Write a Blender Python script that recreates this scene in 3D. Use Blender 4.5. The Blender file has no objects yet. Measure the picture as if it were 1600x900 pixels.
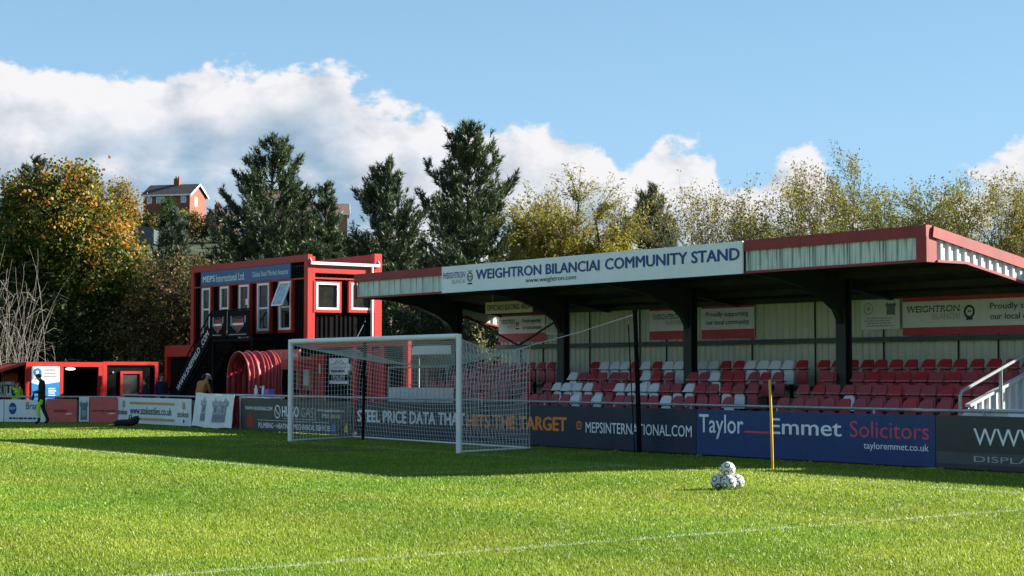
import bpy, bmesh, math, random
import numpy as np
from mathutils import Vector, Matrix
random.seed(7); rng = np.random.default_rng(11)
R = math.radians; PI = math.pi
scene = bpy.context.scene
C = scene.collection

# ------------------------------------------------------------------ camera
cam_d = bpy.data.cameras.new('camera'); cam = bpy.data.objects.new('camera', cam_d); C.objects.link(cam)
cam.location = (0, 0, 1.677); cam.rotation_euler = (PI/2 + 0.0495, 0, 0)
cam_d.sensor_width = 36; cam_d.lens = 60.2; cam_d.clip_start = 0.1; cam_d.clip_end = 4000
scene.camera = cam
# ------------------------------------------------------------------ light
SUN = Vector((2.12, 0.55, 1.0)).normalized()
elev = math.asin(SUN.z); azim = math.atan2(SUN.x, SUN.y)
sd = bpy.data.lights.new('sun', 'SUN'); sd.energy = 5.0; sd.angle = R(0.55); sd.color = (1.0, 0.93, 0.80)
sun = bpy.data.objects.new('sun', sd); C.objects.link(sun); sun.location = (60, 20, 60)
sun.rotation_euler = (-SUN).to_track_quat('-Z', 'Y').to_euler()
scene.view_settings.view_transform = 'Standard'; scene.view_settings.look = 'None'
scene.view_settings.gamma = 1; scene.view_settings.use_curve_mapping = False
scene.view_settings.exposure = 1.75

def build_world():
    w = bpy.data.worlds.new('World'); scene.world = w; w.use_nodes = True
    nt = w.node_tree; nt.nodes.clear(); N = nt.nodes; L = nt.links
    def n(t, **k):
        x = N.new(t)
        for a, b in k.items(): setattr(x, a, b)
        return x
    def val(s, v):
        if isinstance(v, (int, float)): s.default_value = v
        elif isinstance(v, tuple): s.default_value = v
        else: L.new(v, s)
    def m(op, a, b=0.0, c=0.0, clamp=False):
        x = n('ShaderNodeMath', operation=op, use_clamp=clamp)
        val(x.inputs[0], a); val(x.inputs[1], b); val(x.inputs[2], c); return x.outputs[0]
    def vm(op, a, b):
        x = n('ShaderNodeVectorMath', operation=op); val(x.inputs[0], a); val(x.inputs[1], b); return x.outputs[0]
    def noise(vec, scale, detail, rough):
        x = n('ShaderNodeTexNoise'); L.new(vec, x.inputs['Vector']); x.inputs['Scale'].default_value = scale
        x.inputs['Detail'].default_value = detail; x.inputs['Roughness'].default_value = rough
        return x.outputs[0]
    def mapr(v, a, b, c, d):
        x = n('ShaderNodeMapRange', interpolation_type='SMOOTHSTEP'); val(x.inputs[0], v)
        for i, q in enumerate((a, b, c, d)): x.inputs[i+1].default_value = q
        return x.outputs[0]
    sky = n('ShaderNodeTexSky', sky_type='NISHITA', sun_disc=False, sun_elevation=elev, sun_rotation=azim)
    sky.altitude = 80; sky.air_density = 1.0; sky.dust_density = 0.6; sky.ozone_density = 2.0
    tc = n('ShaderNodeTexCoord'); d = tc.outputs['Generated']
    sx = n('ShaderNodeSeparateXYZ'); L.new(d, sx.inputs[0])
    el = m('ARCSINE', sx.outputs[2]); az = m('ARCTAN2', sx.outputs[0], sx.outputs[1])
    # the long cumulus bank: height of its top by azimuth, broken by noise
    fc = n('ShaderNodeFloatCurve')
    pts = [(-.31, .176), (-.23, .180), (-.20, .184), (-.15, .183), (-.106, .180), (-.09, .166), (-.04, .158), (.02, .147),
           (.055, .136), (.068, .122), (.08, .139), (.097, .143), (.115, .136), (.13, .120), (.165, .130), (.20, .112), (.225, .108), (.262, .116), (.284, .132), (.31, .150)]
    cv = fc.mapping.curves[0]
    cv.points[0].location = (0, .176*4); cv.points[1].location = (1, .15*4)
    for a, t in pts[1:-1]: cv.points.new((a + .31)/.62, t*4)
    for p_ in cv.points: p_.handle_type = 'AUTO_CLAMPED'
    fc.mapping.update()
    L.new(m('DIVIDE', m('ADD', az, .31), .62, clamp=True), fc.inputs['Value'])
    top = m('SUBTRACT', m('DIVIDE', fc.outputs[0], 4.0), .007)
    sc = vm('MULTIPLY', d, (1.0, 1.0, 1.5))
    n1 = noise(sc, 19.0, 11.0, 0.58)
    n0 = noise(sc, 5.0, 3.0, 0.5)
    off = vm('ADD', sc, (0.018, 0.0, 0.022))
    n1s = noise(off, 19.0, 6.0, 0.52)
    dens = m('ADD', m('SUBTRACT', top, el), m('MULTIPLY', m('SUBTRACT', n1, .52), .085))
    mask = mapr(dens, -.002, .0055, 0.0, 1.0)
    # thinner places low in the bank
    thin = mapr(m('ADD', n0, m('MULTIPLY', n1, .6)), .60, .95, .55, 1.0)
    deep = mapr(dens, .02, .06, 1.0, 0.0)
    mask = m('MULTIPLY', mask, m('MAXIMUM', thin, deep))
    # a few small high wisps
    n2 = noise(vm('MULTIPLY', d, (6.0, 6.0, 26.0)), 1.6, 6.0, 0.6)
    wisp = m('MULTIPLY', mapr(n2, .70, .84, 0.0, .55), mapr(el, .16, .19, 0.0, 1.0))
    mask = m('MAXIMUM', mask, wisp)
    relief = m('MULTIPLY', m('SUBTRACT', n1, n1s), 2.6)
    body = mapr(dens, .008, .055, 0.0, 1.0)
    lit = m('ADD', m('SUBTRACT', 1.0, m('MULTIPLY', body, mapr(n0, .36, .64, 1.0, .42))), relief, clamp=True)
    cr = n('ShaderNodeMix', data_type='RGBA')
    L.new(lit, cr.inputs[0]); cr.inputs[6].default_value = (1.75, 2.4, 3.1, 1); cr.inputs[7].default_value = (5.3, 5.25, 5.4, 1)
    hz = n('ShaderNodeMix', data_type='RGBA')      # the whitish air low over the horizon
    L.new(mapr(el, 0.0, .36, .85, 0.35), hz.inputs[0]); zen = n('ShaderNodeVectorMath', operation='SCALE'); L.new(vm('MULTIPLY', sky.outputs[0], (.36, .58, .64)), zen.inputs[0]); L.new(mapr(el, .25, 1.2, 1.0, .55), zen.inputs[3]); L.new(zen.outputs[0], hz.inputs[6]); hz.inputs[7].default_value = (2.65, 4.3, 6.2, 1)
    mx = n('ShaderNodeMix', data_type='RGBA')
    L.new(mask, mx.inputs[0]); L.new(hz.outputs[2], mx.inputs[6]); L.new(cr.outputs[2], mx.inputs[7])
    bg = n('ShaderNodeBackground'); L.new(mx.outputs[2], bg.inputs[0]); bg.inputs[1].default_value = 0.052
    out = n('ShaderNodeOutputWorld'); L.new(bg.outputs[0], out.inputs[0])
build_world()

# ------------------------------------------------------------------ materials
M = {}
def mat(name, col, rough=.6, metal=0.0, var=0.12, scale=4.0, streak=0.0, dirt=None, bump=0.0, spec=.4, attr=False, transl=0.0, fine=0.0):
    m_ = bpy.data.materials.new(name); m_.use_nodes = True; nt = m_.node_tree; N = nt.nodes; L = nt.links
    b = N['Principled BSDF']; b.inputs['Roughness'].default_value = rough; b.inputs['Metallic'].default_value = metal
    b.inputs['Specular IOR Level'].default_value = spec
    tc = N.new('ShaderNodeTexCoord')
    if attr:
        a = N.new('ShaderNodeAttribute'); a.attribute_name = 'col'; base = a.outputs['Color']
    else:
        rgb = N.new('ShaderNodeRGB'); rgb.outputs[0].default_value = (*col, 1); base = rgb.outputs[0]
    if var > 0:
        nz = N.new('ShaderNodeTexNoise'); nz.inputs['Scale'].default_value = scale; nz.inputs['Detail'].default_value = 6
        L.new(tc.outputs['Object'], nz.inputs['Vector'])
        mr = N.new('ShaderNodeMapRange'); mr.inputs[1].default_value = .3; mr.inputs[2].default_value = .7
        mr.inputs[3].default_value = 1-var; mr.inputs[4].default_value = 1+var; L.new(nz.outputs[0], mr.inputs[0])
        mu = N.new('ShaderNodeMix'); mu.data_type = 'RGBA'; mu.blend_type = 'MULTIPLY'; mu.inputs[0].default_value = 1
        L.new(base, mu.inputs[6]); L.new(mr.outputs[0], mu.inputs[7]); base = mu.outputs[2]
    if streak > 0:      # rain streaks and lichen running down a sheet
        mp = N.new('ShaderNodeMapping'); mp.inputs['Scale'].default_value = (22, 22, .8); L.new(tc.outputs['Object'], mp.inputs[0])
        nz = N.new('ShaderNodeTexNoise'); nz.inputs['Scale'].default_value = 1.0; nz.inputs['Detail'].default_value = 5
        L.new(mp.outputs[0], nz.inputs['Vector'])
        mr = N.new('ShaderNodeMapRange'); mr.inputs[1].default_value = .47; mr.inputs[2].default_value = .70
        mr.inputs[3].default_value = 0; mr.inputs[4].default_value = streak; L.new(nz.outputs[0], mr.inputs[0])
        mu = N.new('ShaderNodeMix'); mu.data_type = 'RGBA'; L.new(mr.outputs[0], mu.inputs[0])
        L.new(base, mu.inputs[6]); mu.inputs[7].default_value = (*(dirt or (.06, .07, .045)), 1); base = mu.outputs[2]
    L.new(base, b.inputs['Base Color'])
    if bump > 0:
        nz = N.new('ShaderNodeTexNoise'); nz.inputs['Scale'].default_value = fine or 30; nz.inputs['Detail'].default_value = 4
        L.new(tc.outputs['Object'], nz.inputs['Vector'])
        bp = N.new('ShaderNodeBump'); bp.inputs['Strength'].default_value = bump; bp.inputs['Distance'].default_value = .01
        L.new(nz.outputs[0], bp.inputs['Height']); L.new(bp.outputs[0], b.inputs['Normal'])
    if transl > 0:
        t = N.new('ShaderNodeBsdfTranslucent'); L.new(base, t.inputs[0]); ms = N.new('ShaderNodeMixShader'); ms.inputs[0].default_value = transl
        L.new(b.outputs[0], ms.inputs[1]); L.new(t.outputs[0], ms.inputs[2]); L.new(ms.outputs[0], N['Material Output'].inputs[0])
    M[name] = m_; return m_
mat('red', (.46, .022, .017), .45, var=.10, streak=.12, dirt=(.25, .03, .03))
mat('red_faded', (.29, .028, .034), .55, var=.16, scale=2.5, streak=.4, dirt=(.15, .022, .024))
mat('red_dark', (.30, .015, .018), .5)
mat('black_clad', (.007, .007, .0075), .75, var=.2, spec=.04)
mat('black', (.007, .007, .008), .7, spec=.08)
mat('steel_dark', (.022, .030, .028), .55, var=.2)
mat('rail_green', (.045, .075, .065), .5, var=.2)
mat('galv', (.36, .39, .40), .45, metal=.5, var=.15, scale=12)
mat('wall_clad', (.60, .64, .52), .6, var=.10, scale=1.2, streak=.35, dirt=(.34, .35, .25))
mat('fascia_clad', (.64, .69, .65), .55, var=.10, scale=2, streak=1.0, dirt=(.05, .06, .045))
mat('end_clad', (.62, .64, .64), .45, var=.08, streak=.2)
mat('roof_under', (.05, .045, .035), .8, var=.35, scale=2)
mat('concrete', (.26, .25, .23), .9, var=.2, bump=.4)
mat('asphalt', (.055, .055, .055), .95, var=.25, bump=.6)
mat('sign_white', (.86, .88, .90), .45, var=.04, scale=1.5, streak=.08, dirt=(.42, .46, .42))
mat('board_white', (.76, .80, .82), .5, var=.07, scale=1.5, streak=.18, dirt=(.42, .45, .42))
mat('white', (.80, .81, .80), .35, var=.04)
mat('net_white', (.70, .72, .72), .7, var=0)
mat('upvc', (.84, .85, .86), .35, var=.03)
mat('cream', (.62, .54, .30), .6)
mat('ink_blue', (.022, .06, .24), .5, var=.1)
mat('ink_navy', (.012, .022, .05), .5)
mat('ink_black', (.02, .02, .022), .5)
mat('ink_grey', (.40, .42, .43), .5)
mat('ink_white', (.80, .85, .90), .5, var=.05)
mat('ink_orange', (.80, .26, .04), .5)
mat('ink_pink', (.62, .07, .13), .5)
mat('ink_gold', (.55, .33, .10), .5)
mat('ink_red', (.5, .04, .06), .5)
mat('board_navy', (.008, .021, .052), .42, var=.15)
mat('board_navy2', (.014, .034, .078), .42, var=.15)
mat('board_blue', (.006, .044, .165), .42, var=.12)
mat('board_char', (.032, .041, .045), .45, var=.15)
mat('board_char2', (.062, .078, .09), .45)
mat('board_salmon', (.60, .12, .105), .6, var=.10, streak=.2, dirt=(.5, .16, .14))
mat('sign_blue', (.018, .11, .30), .4, var=.08)
mat('poster_blue', (.02, .20, .50), .4)
mat('ink_silver', (.30, .33, .37), .5, var=.35, scale=9)
mat('ink_silver2', (.16, .185, .22), .5, var=.35, scale=9)
mat('glass', (.020, .020, .015), .05, var=0.5, scale=3, spec=.22)
mat('glass_sky', (.30, .38, .46), .08, var=0.4, scale=6, spec=.8)
mat('seat_red', (.44, .028, .040), .42, var=.22, scale=1.1, bump=.1)
mat('seat_maroon', (.36, .058, .074), .55, var=.22, scale=1.1)
mat('seat_white', (.74, .79, .80), .42, var=.10, scale=1.3)
mat('seat_lip', (.46, .13, .14), .5)
mat('yellow', (.80, .40, .02), .45, var=.1)
mat('yellow_edge', (.55, .45, .05), .6)
mat('tunnel', (.28, .012, .022), .5, var=.25, scale=3)
mat('hoop', (.36, .06, .07), .45)
mat('brick', (.22, .075, .05), .85, var=.22, scale=3)
mat('brick_pale', (.30, .14, .10), .85, var=.18, scale=3)
mat('roof_tile', (.050, .045, .045), .8, var=.25, scale=2)
mat('roof_brown', (.13, .085, .075), .8, var=.2)
mat('bark', (.085, .065, .048), .9, var=.3, scale=8, bump=.5)
mat('bark_pale', (.17, .155, .135), .9, var=.25, scale=8)
mat('leaf', (1, 1, 1), .55, var=0, attr=True, transl=.42, spec=.25)
mat('needle', (1, 1, 1), .5, var=0, attr=True, transl=.15, spec=.35)
mat('blade', (1, 1, 1), .5, var=0, attr=True, transl=.40, spec=.3)
mat('skin', (.50, .27, .18), .5, var=0); mat('hair', (.018, .012, .010), .5, var=0)
mat('cloth_black', (.012, .013, .018), .85); mat('cloth_navy', (.012, .018, .04), .85)
mat('cloth_tan', (.42, .17, .05), .85); mat('cloth_hivis', (.45, .78, .02), .7); mat('cap_white', (.72, .71, .70), .7)
mat('ball_white', (.76, .75, .73), .35, var=.08, scale=30); mat('ball_black', (.015, .015, .02), .35); mat('ball_navy', (.05, .06, .12), .35)
mat('purple', (.17, .10, .42), .5); mat('poster_tan', (.50, .20, .10), .6)

# ------------------------------------------------------------------ mesh helpers
class MB:
    def __init__(s): s.v = []; s.f = []; s.mi = []
    def add(s, vs, fs, mi=0):
        o = len(s.v); s.v += [tuple(p) for p in vs]
        for q in fs: s.f.append([i+o for i in q]); s.mi.append(mi)
        return s
    def box(s, x0, x1, y0, y1, z0, z1, mi=0):
        return s.add([(x0,y0,z0),(x1,y0,z0),(x1,y1,z0),(x0,y1,z0),(x0,y0,z1),(x1,y0,z1),(x1,y1,z1),(x0,y1,z1)],
                     [(0,3,2,1),(4,5,6,7),(0,1,5,4),(1,2,6,5),(2,3,7,6),(3,0,4,7)], mi)
    def beam(s, a, b, w, h, up=(0,0,1), mi=0):
        a = Vector(a); b = Vector(b); d = (b-a).normalized(); u = Vector(up)
        x = d.cross(u)
        if x.length < 1e-4: x = d.cross(Vector((0,1,0)))
        x.normalize(); y = x.cross(d).normalized(); vs = []
        for p in (a, b):
            for i, j in ((-1,-1),(1,-1),(1,1),(-1,1)): vs.append(p + x*i*w/2 + y*j*h/2)
        return s.add(vs, [(0,1,2,3),(7,6,5,4),(0,4,5,1),(1,5,6,2),(2,6,7,3),(3,7,4,0)], mi)
    def tube(s, pts, r, n=6, mi=0, cap=True):
        pts = [Vector(p) for p in pts]; k = len(pts); rs = r if isinstance(r, (list, tuple)) else [r]*k
        vs = []; ref = None
        for i, p in enumerate(pts):
            d = (pts[min(i+1, k-1)] - pts[max(i-1, 0)])
            d = d.normalized() if d.length > 1e-9 else Vector((0,0,1))
            if ref is None: ref = d.orthogonal().normalized()
            x = (ref - d*ref.dot(d))
            x = x.normalized() if x.length > 1e-5 else d.orthogonal().normalized()
            ref = x; y = d.cross(x)
            for j in range(n):
                a = 2*PI*j/n; vs.append(p + (x*math.cos(a) + y*math.sin(a))*rs[i])
        fs = [(i*n+j, i*n+(j+1)%n, (i+1)*n+(j+1)%n, (i+1)*n+j) for i in range(k-1) for j in range(n)]
        if cap: fs += [tuple(range(n))[::-1], tuple(range((k-1)*n, k*n))]
        return s.add(vs, fs, mi)
    def prism(s, poly, y0, y1, mi=0):            # polygon in (x, z), extruded along y
        n = len(poly); vs = [(x, y0, z) for x, z in poly] + [(x, y1, z) for x, z in poly]
        return s.add(vs, [tuple(range(n)), tuple(range(n, 2*n))[::-1]] + [(i, i+n, (i+1) % n + n, (i+1) % n) for i in range(n)], mi)
    def disc(s, cx, cz, r, y, n=24, rin=0.0, sx=1.0, t=.004, mi=0):       # a flat disc or ring facing -y
        if rin <= 0: return s.prism([(cx + sx*r*math.cos(2*PI*i/n), cz + r*math.sin(2*PI*i/n)) for i in range(n)], y, y+t, mi)
        for i in range(n):
            a, b = 2*PI*i/n, 2*PI*(i+1)/n
            s.prism([(cx+sx*r*math.cos(a), cz+r*math.sin(a)), (cx+sx*r*math.cos(b), cz+r*math.sin(b)),
                     (cx+sx*rin*math.cos(b), cz+rin*math.sin(b)), (cx+sx*rin*math.cos(a), cz+rin*math.sin(a))], y, y+t, mi)
        return s
    def ribs(s, x0, x1, z0, z1, y, pitch=.2, depth=.03, t=.006, top=None, mi=0):
        # trapezoid profile sheet facing -y between x0..x1; top(x) may give a raked upper edge
        xs = []; x = x0
        while x < x1 - 1e-6:
            for fx, d in ((0, 0), (.55, 0), (.65, 1), (.9, 1)):
                q = x + fx*pitch
                if q < x1 - 1e-6: xs.append((q, -depth*d))
            x += pitch
        xs.append((x1, 0)); n = len(xs); tp = top or (lambda q: z1)
        vs = [(q, y+d, z0) for q, d in xs] + [(q, y+d, tp(q)) for q, d in xs] + [(q, y+d+t, z0) for q, d in xs] + [(q, y+d+t, tp(q)) for q, d in xs]
        fs = []
        for i in range(n-1):
            fs += [(i, i+1, n+i+1, n+i), (2*n+i, 3*n+i, 3*n+i+1, 2*n+i+1), (i, 2*n+i, 2*n+i+1, i+1), (n+i, n+i+1, 3*n+i+1, 3*n+i)]
        fs += [(0, n, 3*n, 2*n), (n-1, 3*n-1, 4*n-1, 2*n-1)]
        return s.add(vs, fs, mi)
    def xf(s, mtx): s.v = [tuple(mtx @ Vector(p)) for p in s.v]; return s
    def mesh(s, name, mats, origin=(0,0,0)):
        me = bpy.data.meshes.new(name); o = origin
        me.from_pydata([(p[0]-o[0], p[1]-o[1], p[2]-o[2]) for p in s.v], [], s.f)
        for m_ in (mats if isinstance(mats, (list, tuple)) else [mats]): me.materials.append(M[m_])
        if any(s.mi): me.polygons.foreach_set('material_index', s.mi)
        bm = bmesh.new(); bm.from_mesh(me); bmesh.ops.recalc_face_normals(bm, faces=bm.faces); bm.to_mesh(me); bm.free()
        return me
TS = 0.927
BX, BY = 3.7401, 34.8835
class Frame:
    def __init__(s, ox, oy, rot): s.o = (ox, oy); s.r = rot; s.c = math.cos(rot); s.s = math.sin(rot)
    def w(s, u, v, z=0.0): return Vector((s.o[0] + u*s.c - v*s.s, s.o[1] + u*s.s + v*s.c, z))
ST = Frame(BX, BY, -TS)                   # stand frame: u along the stand, v away from the pitch
LF = Frame(-13.1, 57.2, -0.263)           # the corner boards at the far side
WD = Frame(0, 0, 0)
def tag(o, label, cat, group=None):
    o['label'] = label; o['category'] = cat
    if group: o['group'] = group
    return o
class T:
    """a thing: an Empty at its base; parts are given in frame coordinates"""
    def __init__(s, name, label, cat, at, fr=ST, group=None, rot=0.0, structure=False):
        s.e = bpy.data.objects.new(name, None); C.objects.link(s.e); s.at = at; s.fr = fr
        s.e.location = fr.w(*at); s.e.rotation_euler = (0, 0, fr.r + rot); s.e.empty_display_size = .2
        if structure: s.e['kind'] = 'structure'
        else: tag(s.e, label, cat, group)
    def part(s, name, mb, m_, parent=None, label=None, smooth=False):
        me = mb if isinstance(mb, bpy.types.Mesh) else mb.mesh(name, m_, s.at)
        if smooth: me.polygons.foreach_set('use_smooth', [True]*len(me.polygons))
        o = bpy.data.objects.new(name, me); C.objects.link(o); o.parent = parent or s.e
        if label: o['label'] = label
        return o
    def inst(s, name, me, loc, parent=None, rot=(0,0,0)):        # shared mesh, placed in frame coordinates
        o = bpy.data.objects.new(name, me); C.objects.link(o); o.parent = parent or s.e
        o.location = (loc[0]-s.at[0], loc[1]-s.at[1], loc[2]-s.at[2]); o.rotation_euler = rot; return o
def single(name, mb, m_, label, cat, at, fr=ST, group=None, smooth=False):
    me = mb.mesh(name, m_, at) if isinstance(mb, MB) else mb
    if smooth: me.polygons.foreach_set('use_smooth', [True]*len(me.polygons))
    o = bpy.data.objects.new(name, me); C.objects.link(o); o.location = fr.w(*at); o.rotation_euler = (0, 0, fr.r)
    return tag(o, label, cat, group)
def structure(name, mb, m_, at=(0,0,0), fr=WD):
    me = mb.mesh(name, m_, at) if isinstance(mb, MB) else mb
    o = bpy.data.objects.new(name, me); C.objects.link(o); o.location = fr.w(*at); o.rotation_euler = (0, 0, fr.r); o['kind'] = 'structure'; return o

def text_mb(s, x0, x1, z0, z1, y, bold=0.0, shear=0.0):
    cu = bpy.data.curves.new('t', 'FONT'); cu.body = s; cu.size = 1; cu.shear = shear; cu.resolution_u = 3
    ob = bpy.data.objects.new('t', cu); C.objects.link(ob); bpy.context.view_layer.update()
    me = bpy.data.meshes.new_from_object(ob.evaluated_get(bpy.context.evaluated_depsgraph_get()))
    vs = np.array([v.co[:] for v in me.vertices]); fs = [tuple(p.vertices) for p in me.polygons]
    bpy.data.objects.remove(ob); bpy.data.curves.remove(cu); bpy.data.meshes.remove(me)
    mn = vs.min(0); mx = vs.max(0); k = (x1-x0)/(mx[0]-mn[0]); kz = (z1-z0)/(mx[1]-mn[1]); mb = MB()
    sh = [(0, 0)] if bold <= 0 else [(-bold, 0), (bold, 0), (0, bold*.6), (0, -bold*.6)]
    for i, (dx, dz) in enumerate(sh):      # a heavier face is the same outline laid four times
        mb.add([(x0+(p[0]-mn[0]+dx)*k, y-.0007*i, z0+(p[1]-mn[1]+dz)*kz) for p in vs], fs)
    return mb
def text(t, s, x0, x1, z0, z1, y, m_, bold=0.0, parent=None, shear=0.0, mtx=None):
    mb = text_mb(s, x0, x1, z0, z1, y, bold, shear)
    if mtx is not None: mb.xf(mtx)
    me = mb.mesh('lettering', m_, t.at)
    o = bpy.data.objects.new('lettering', me); C.objects.link(o); o.parent = parent or t.e; return o
def blur_lines(mb, x0, x1, z0, z1, y, rows, seed=0):    # writing too small to read: rows of short strokes
    r = random.Random(seed); h = (z1-z0)/rows
    for i in range(rows):
        z = z1 - (i+.75)*h; x = x0 + r.random()*.08*(x1-x0); xe = x1 - r.random()*.25*(x1-x0)
        while x < xe:
            w = (x1-x0)*r.uniform(.04, .14); mb.box(x, min(x+w, xe), y-.002, y+.002, z, z+h*.5); x += w + (x1-x0)*.025
    return mb
def np_mesh(name, V, F, col=None, m_=None, smooth=False):
    me = bpy.data.meshes.new(name); n, k = F.shape
    me.vertices.add(len(V)); me.vertices.foreach_set('co', np.ascontiguousarray(V, dtype=np.float32).ravel())
    me.loops.add(n*k); me.loops.foreach_set('vertex_index', np.ascontiguousarray(F, dtype=np.int32).ravel())
    me.polygons.add(n); me.polygons.foreach_set('loop_start', np.arange(0, n*k, k, dtype=np.int32))
    try: me.polygons.foreach_set('loop_total', np.full(n, k, dtype=np.int32))
    except Exception: pass
    if col is not None:
        a = me.color_attributes.new('col', 'FLOAT_COLOR', 'POINT')
        a.data.foreach_set('color', np.concatenate([col, np.ones((len(col), 1))], 1).astype(np.float32).ravel())
    me.update(calc_edges=True)
    if m_: me.materials.append(M[m_])
    return me
# ================================================================== GROUND
def smooth_noise(x, y, s, seed):
    g = np.random.default_rng(seed).random((64, 64)); X = (x/s) % 64; Y = (y/s) % 64
    i = X.astype(int); j = Y.astype(int); fx = X-i; fy = Y-j; fx = fx*fx*(3-2*fx); fy = fy*fy*(3-2*fy)
    i2 = (i+1) % 64; j2 = (j+1) % 64
    return g[i, j]*(1-fx)*(1-fy) + g[i2, j]*fx*(1-fy) + g[i, j2]*(1-fx)*fy + g[i2, j2]*fx*fy
def ground_mat():
    m_ = mat('pitch_grass', (.085, .135, .018), .9, var=0); nt = m_.node_tree; N = nt.nodes; L = nt.links
    tc = N.new('ShaderNodeTexCoord'); b = N['Principled BSDF']; b.inputs['Specular IOR Level'].default_value = .1
    def nz(s, d):
        x = N.new('ShaderNodeTexNoise'); x.inputs['Scale'].default_value = s; x.inputs['Detail'].default_value = d; L.new(tc.outputs['Object'], x.inputs['Vector']); return x.outputs[0]
    r1 = N.new('ShaderNodeValToRGB'); L.new(nz(.35, 5), r1.inputs[0])
    r1.color_ramp.elements[0].position = .35; r1.color_ramp.elements[0].color = (.085, .155, .014, 1)
    r1.color_ramp.elements[1].position = .65; r1.color_ramp.elements[1].color = (.145, .195, .022, 1)
    r2 = N.new('ShaderNodeMapRange'); L.new(nz(55, 3), r2.inputs[0]); r2.inputs[1].default_value = .3; r2.inputs[2].default_value = .7; r2.inputs[3].default_value = .55; r2.inputs[4].default_value = 1.45
    mu = N.new('ShaderNodeMix'); mu.data_type = 'RGBA'; mu.blend_type = 'MULTIPLY'; mu.inputs[0].default_value = 1
    L.new(r1.outputs[0], mu.inputs[6]); L.new(r2.outputs[0], mu.inputs[7]); L.new(mu.outputs[2], b.inputs['Base Color'])
    bp = N.new('ShaderNodeBump'); bp.inputs['Strength'].default_value = 1; bp.inputs['Distance'].default_value = .05
    L.new(nz(40, 4), bp.inputs['Height']); L.new(bp.outputs[0], b.inputs['Normal'])
ground_mat()
structure('ground', MB().add([(-1500,-200,0),(1500,-200,0),(1500,2500,0),(-1500,2500,0)], [(0,1,2,3)]), 'pitch_grass')
structure('path', MB().box(-34, 30, .25, 9.0, -.05, .006), 'asphalt', fr=ST)
mat('hill_scrub', (.032, .045, .015), .95, var=.5, scale=.15, bump=.5)
hx = np.linspace(-190, 120, 63); hy = np.linspace(86, 420, 60); HX, HY = np.meshgrid(hx, hy)
def hill_z(x, y):
    k = np.clip((12 - x)/34, 0, 1); k = k*k*(3-2*k); t = np.clip((y-88)/170, 0, 1)
    return k*(22.5*t**1.15 + np.clip(y-258, 0, 200)*.02) - .3
HZ = hill_z(HX, HY) + .5*smooth_noise(HX+400, HY+400, 9, 3)*np.clip((HY-95)/20, 0, 1)
nx, ny = 63, 60; I = np.arange(nx*ny).reshape(ny, nx)
FQ = np.stack([I[:-1,:-1], I[:-1,1:], I[1:,1:], I[1:,:-1]], -1).reshape(-1, 4)
structure('hillside', np_mesh('hillside', np.stack([HX, HY, HZ], -1).reshape(-1, 3), FQ, None, 'hill_scrub'), None)
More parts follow.
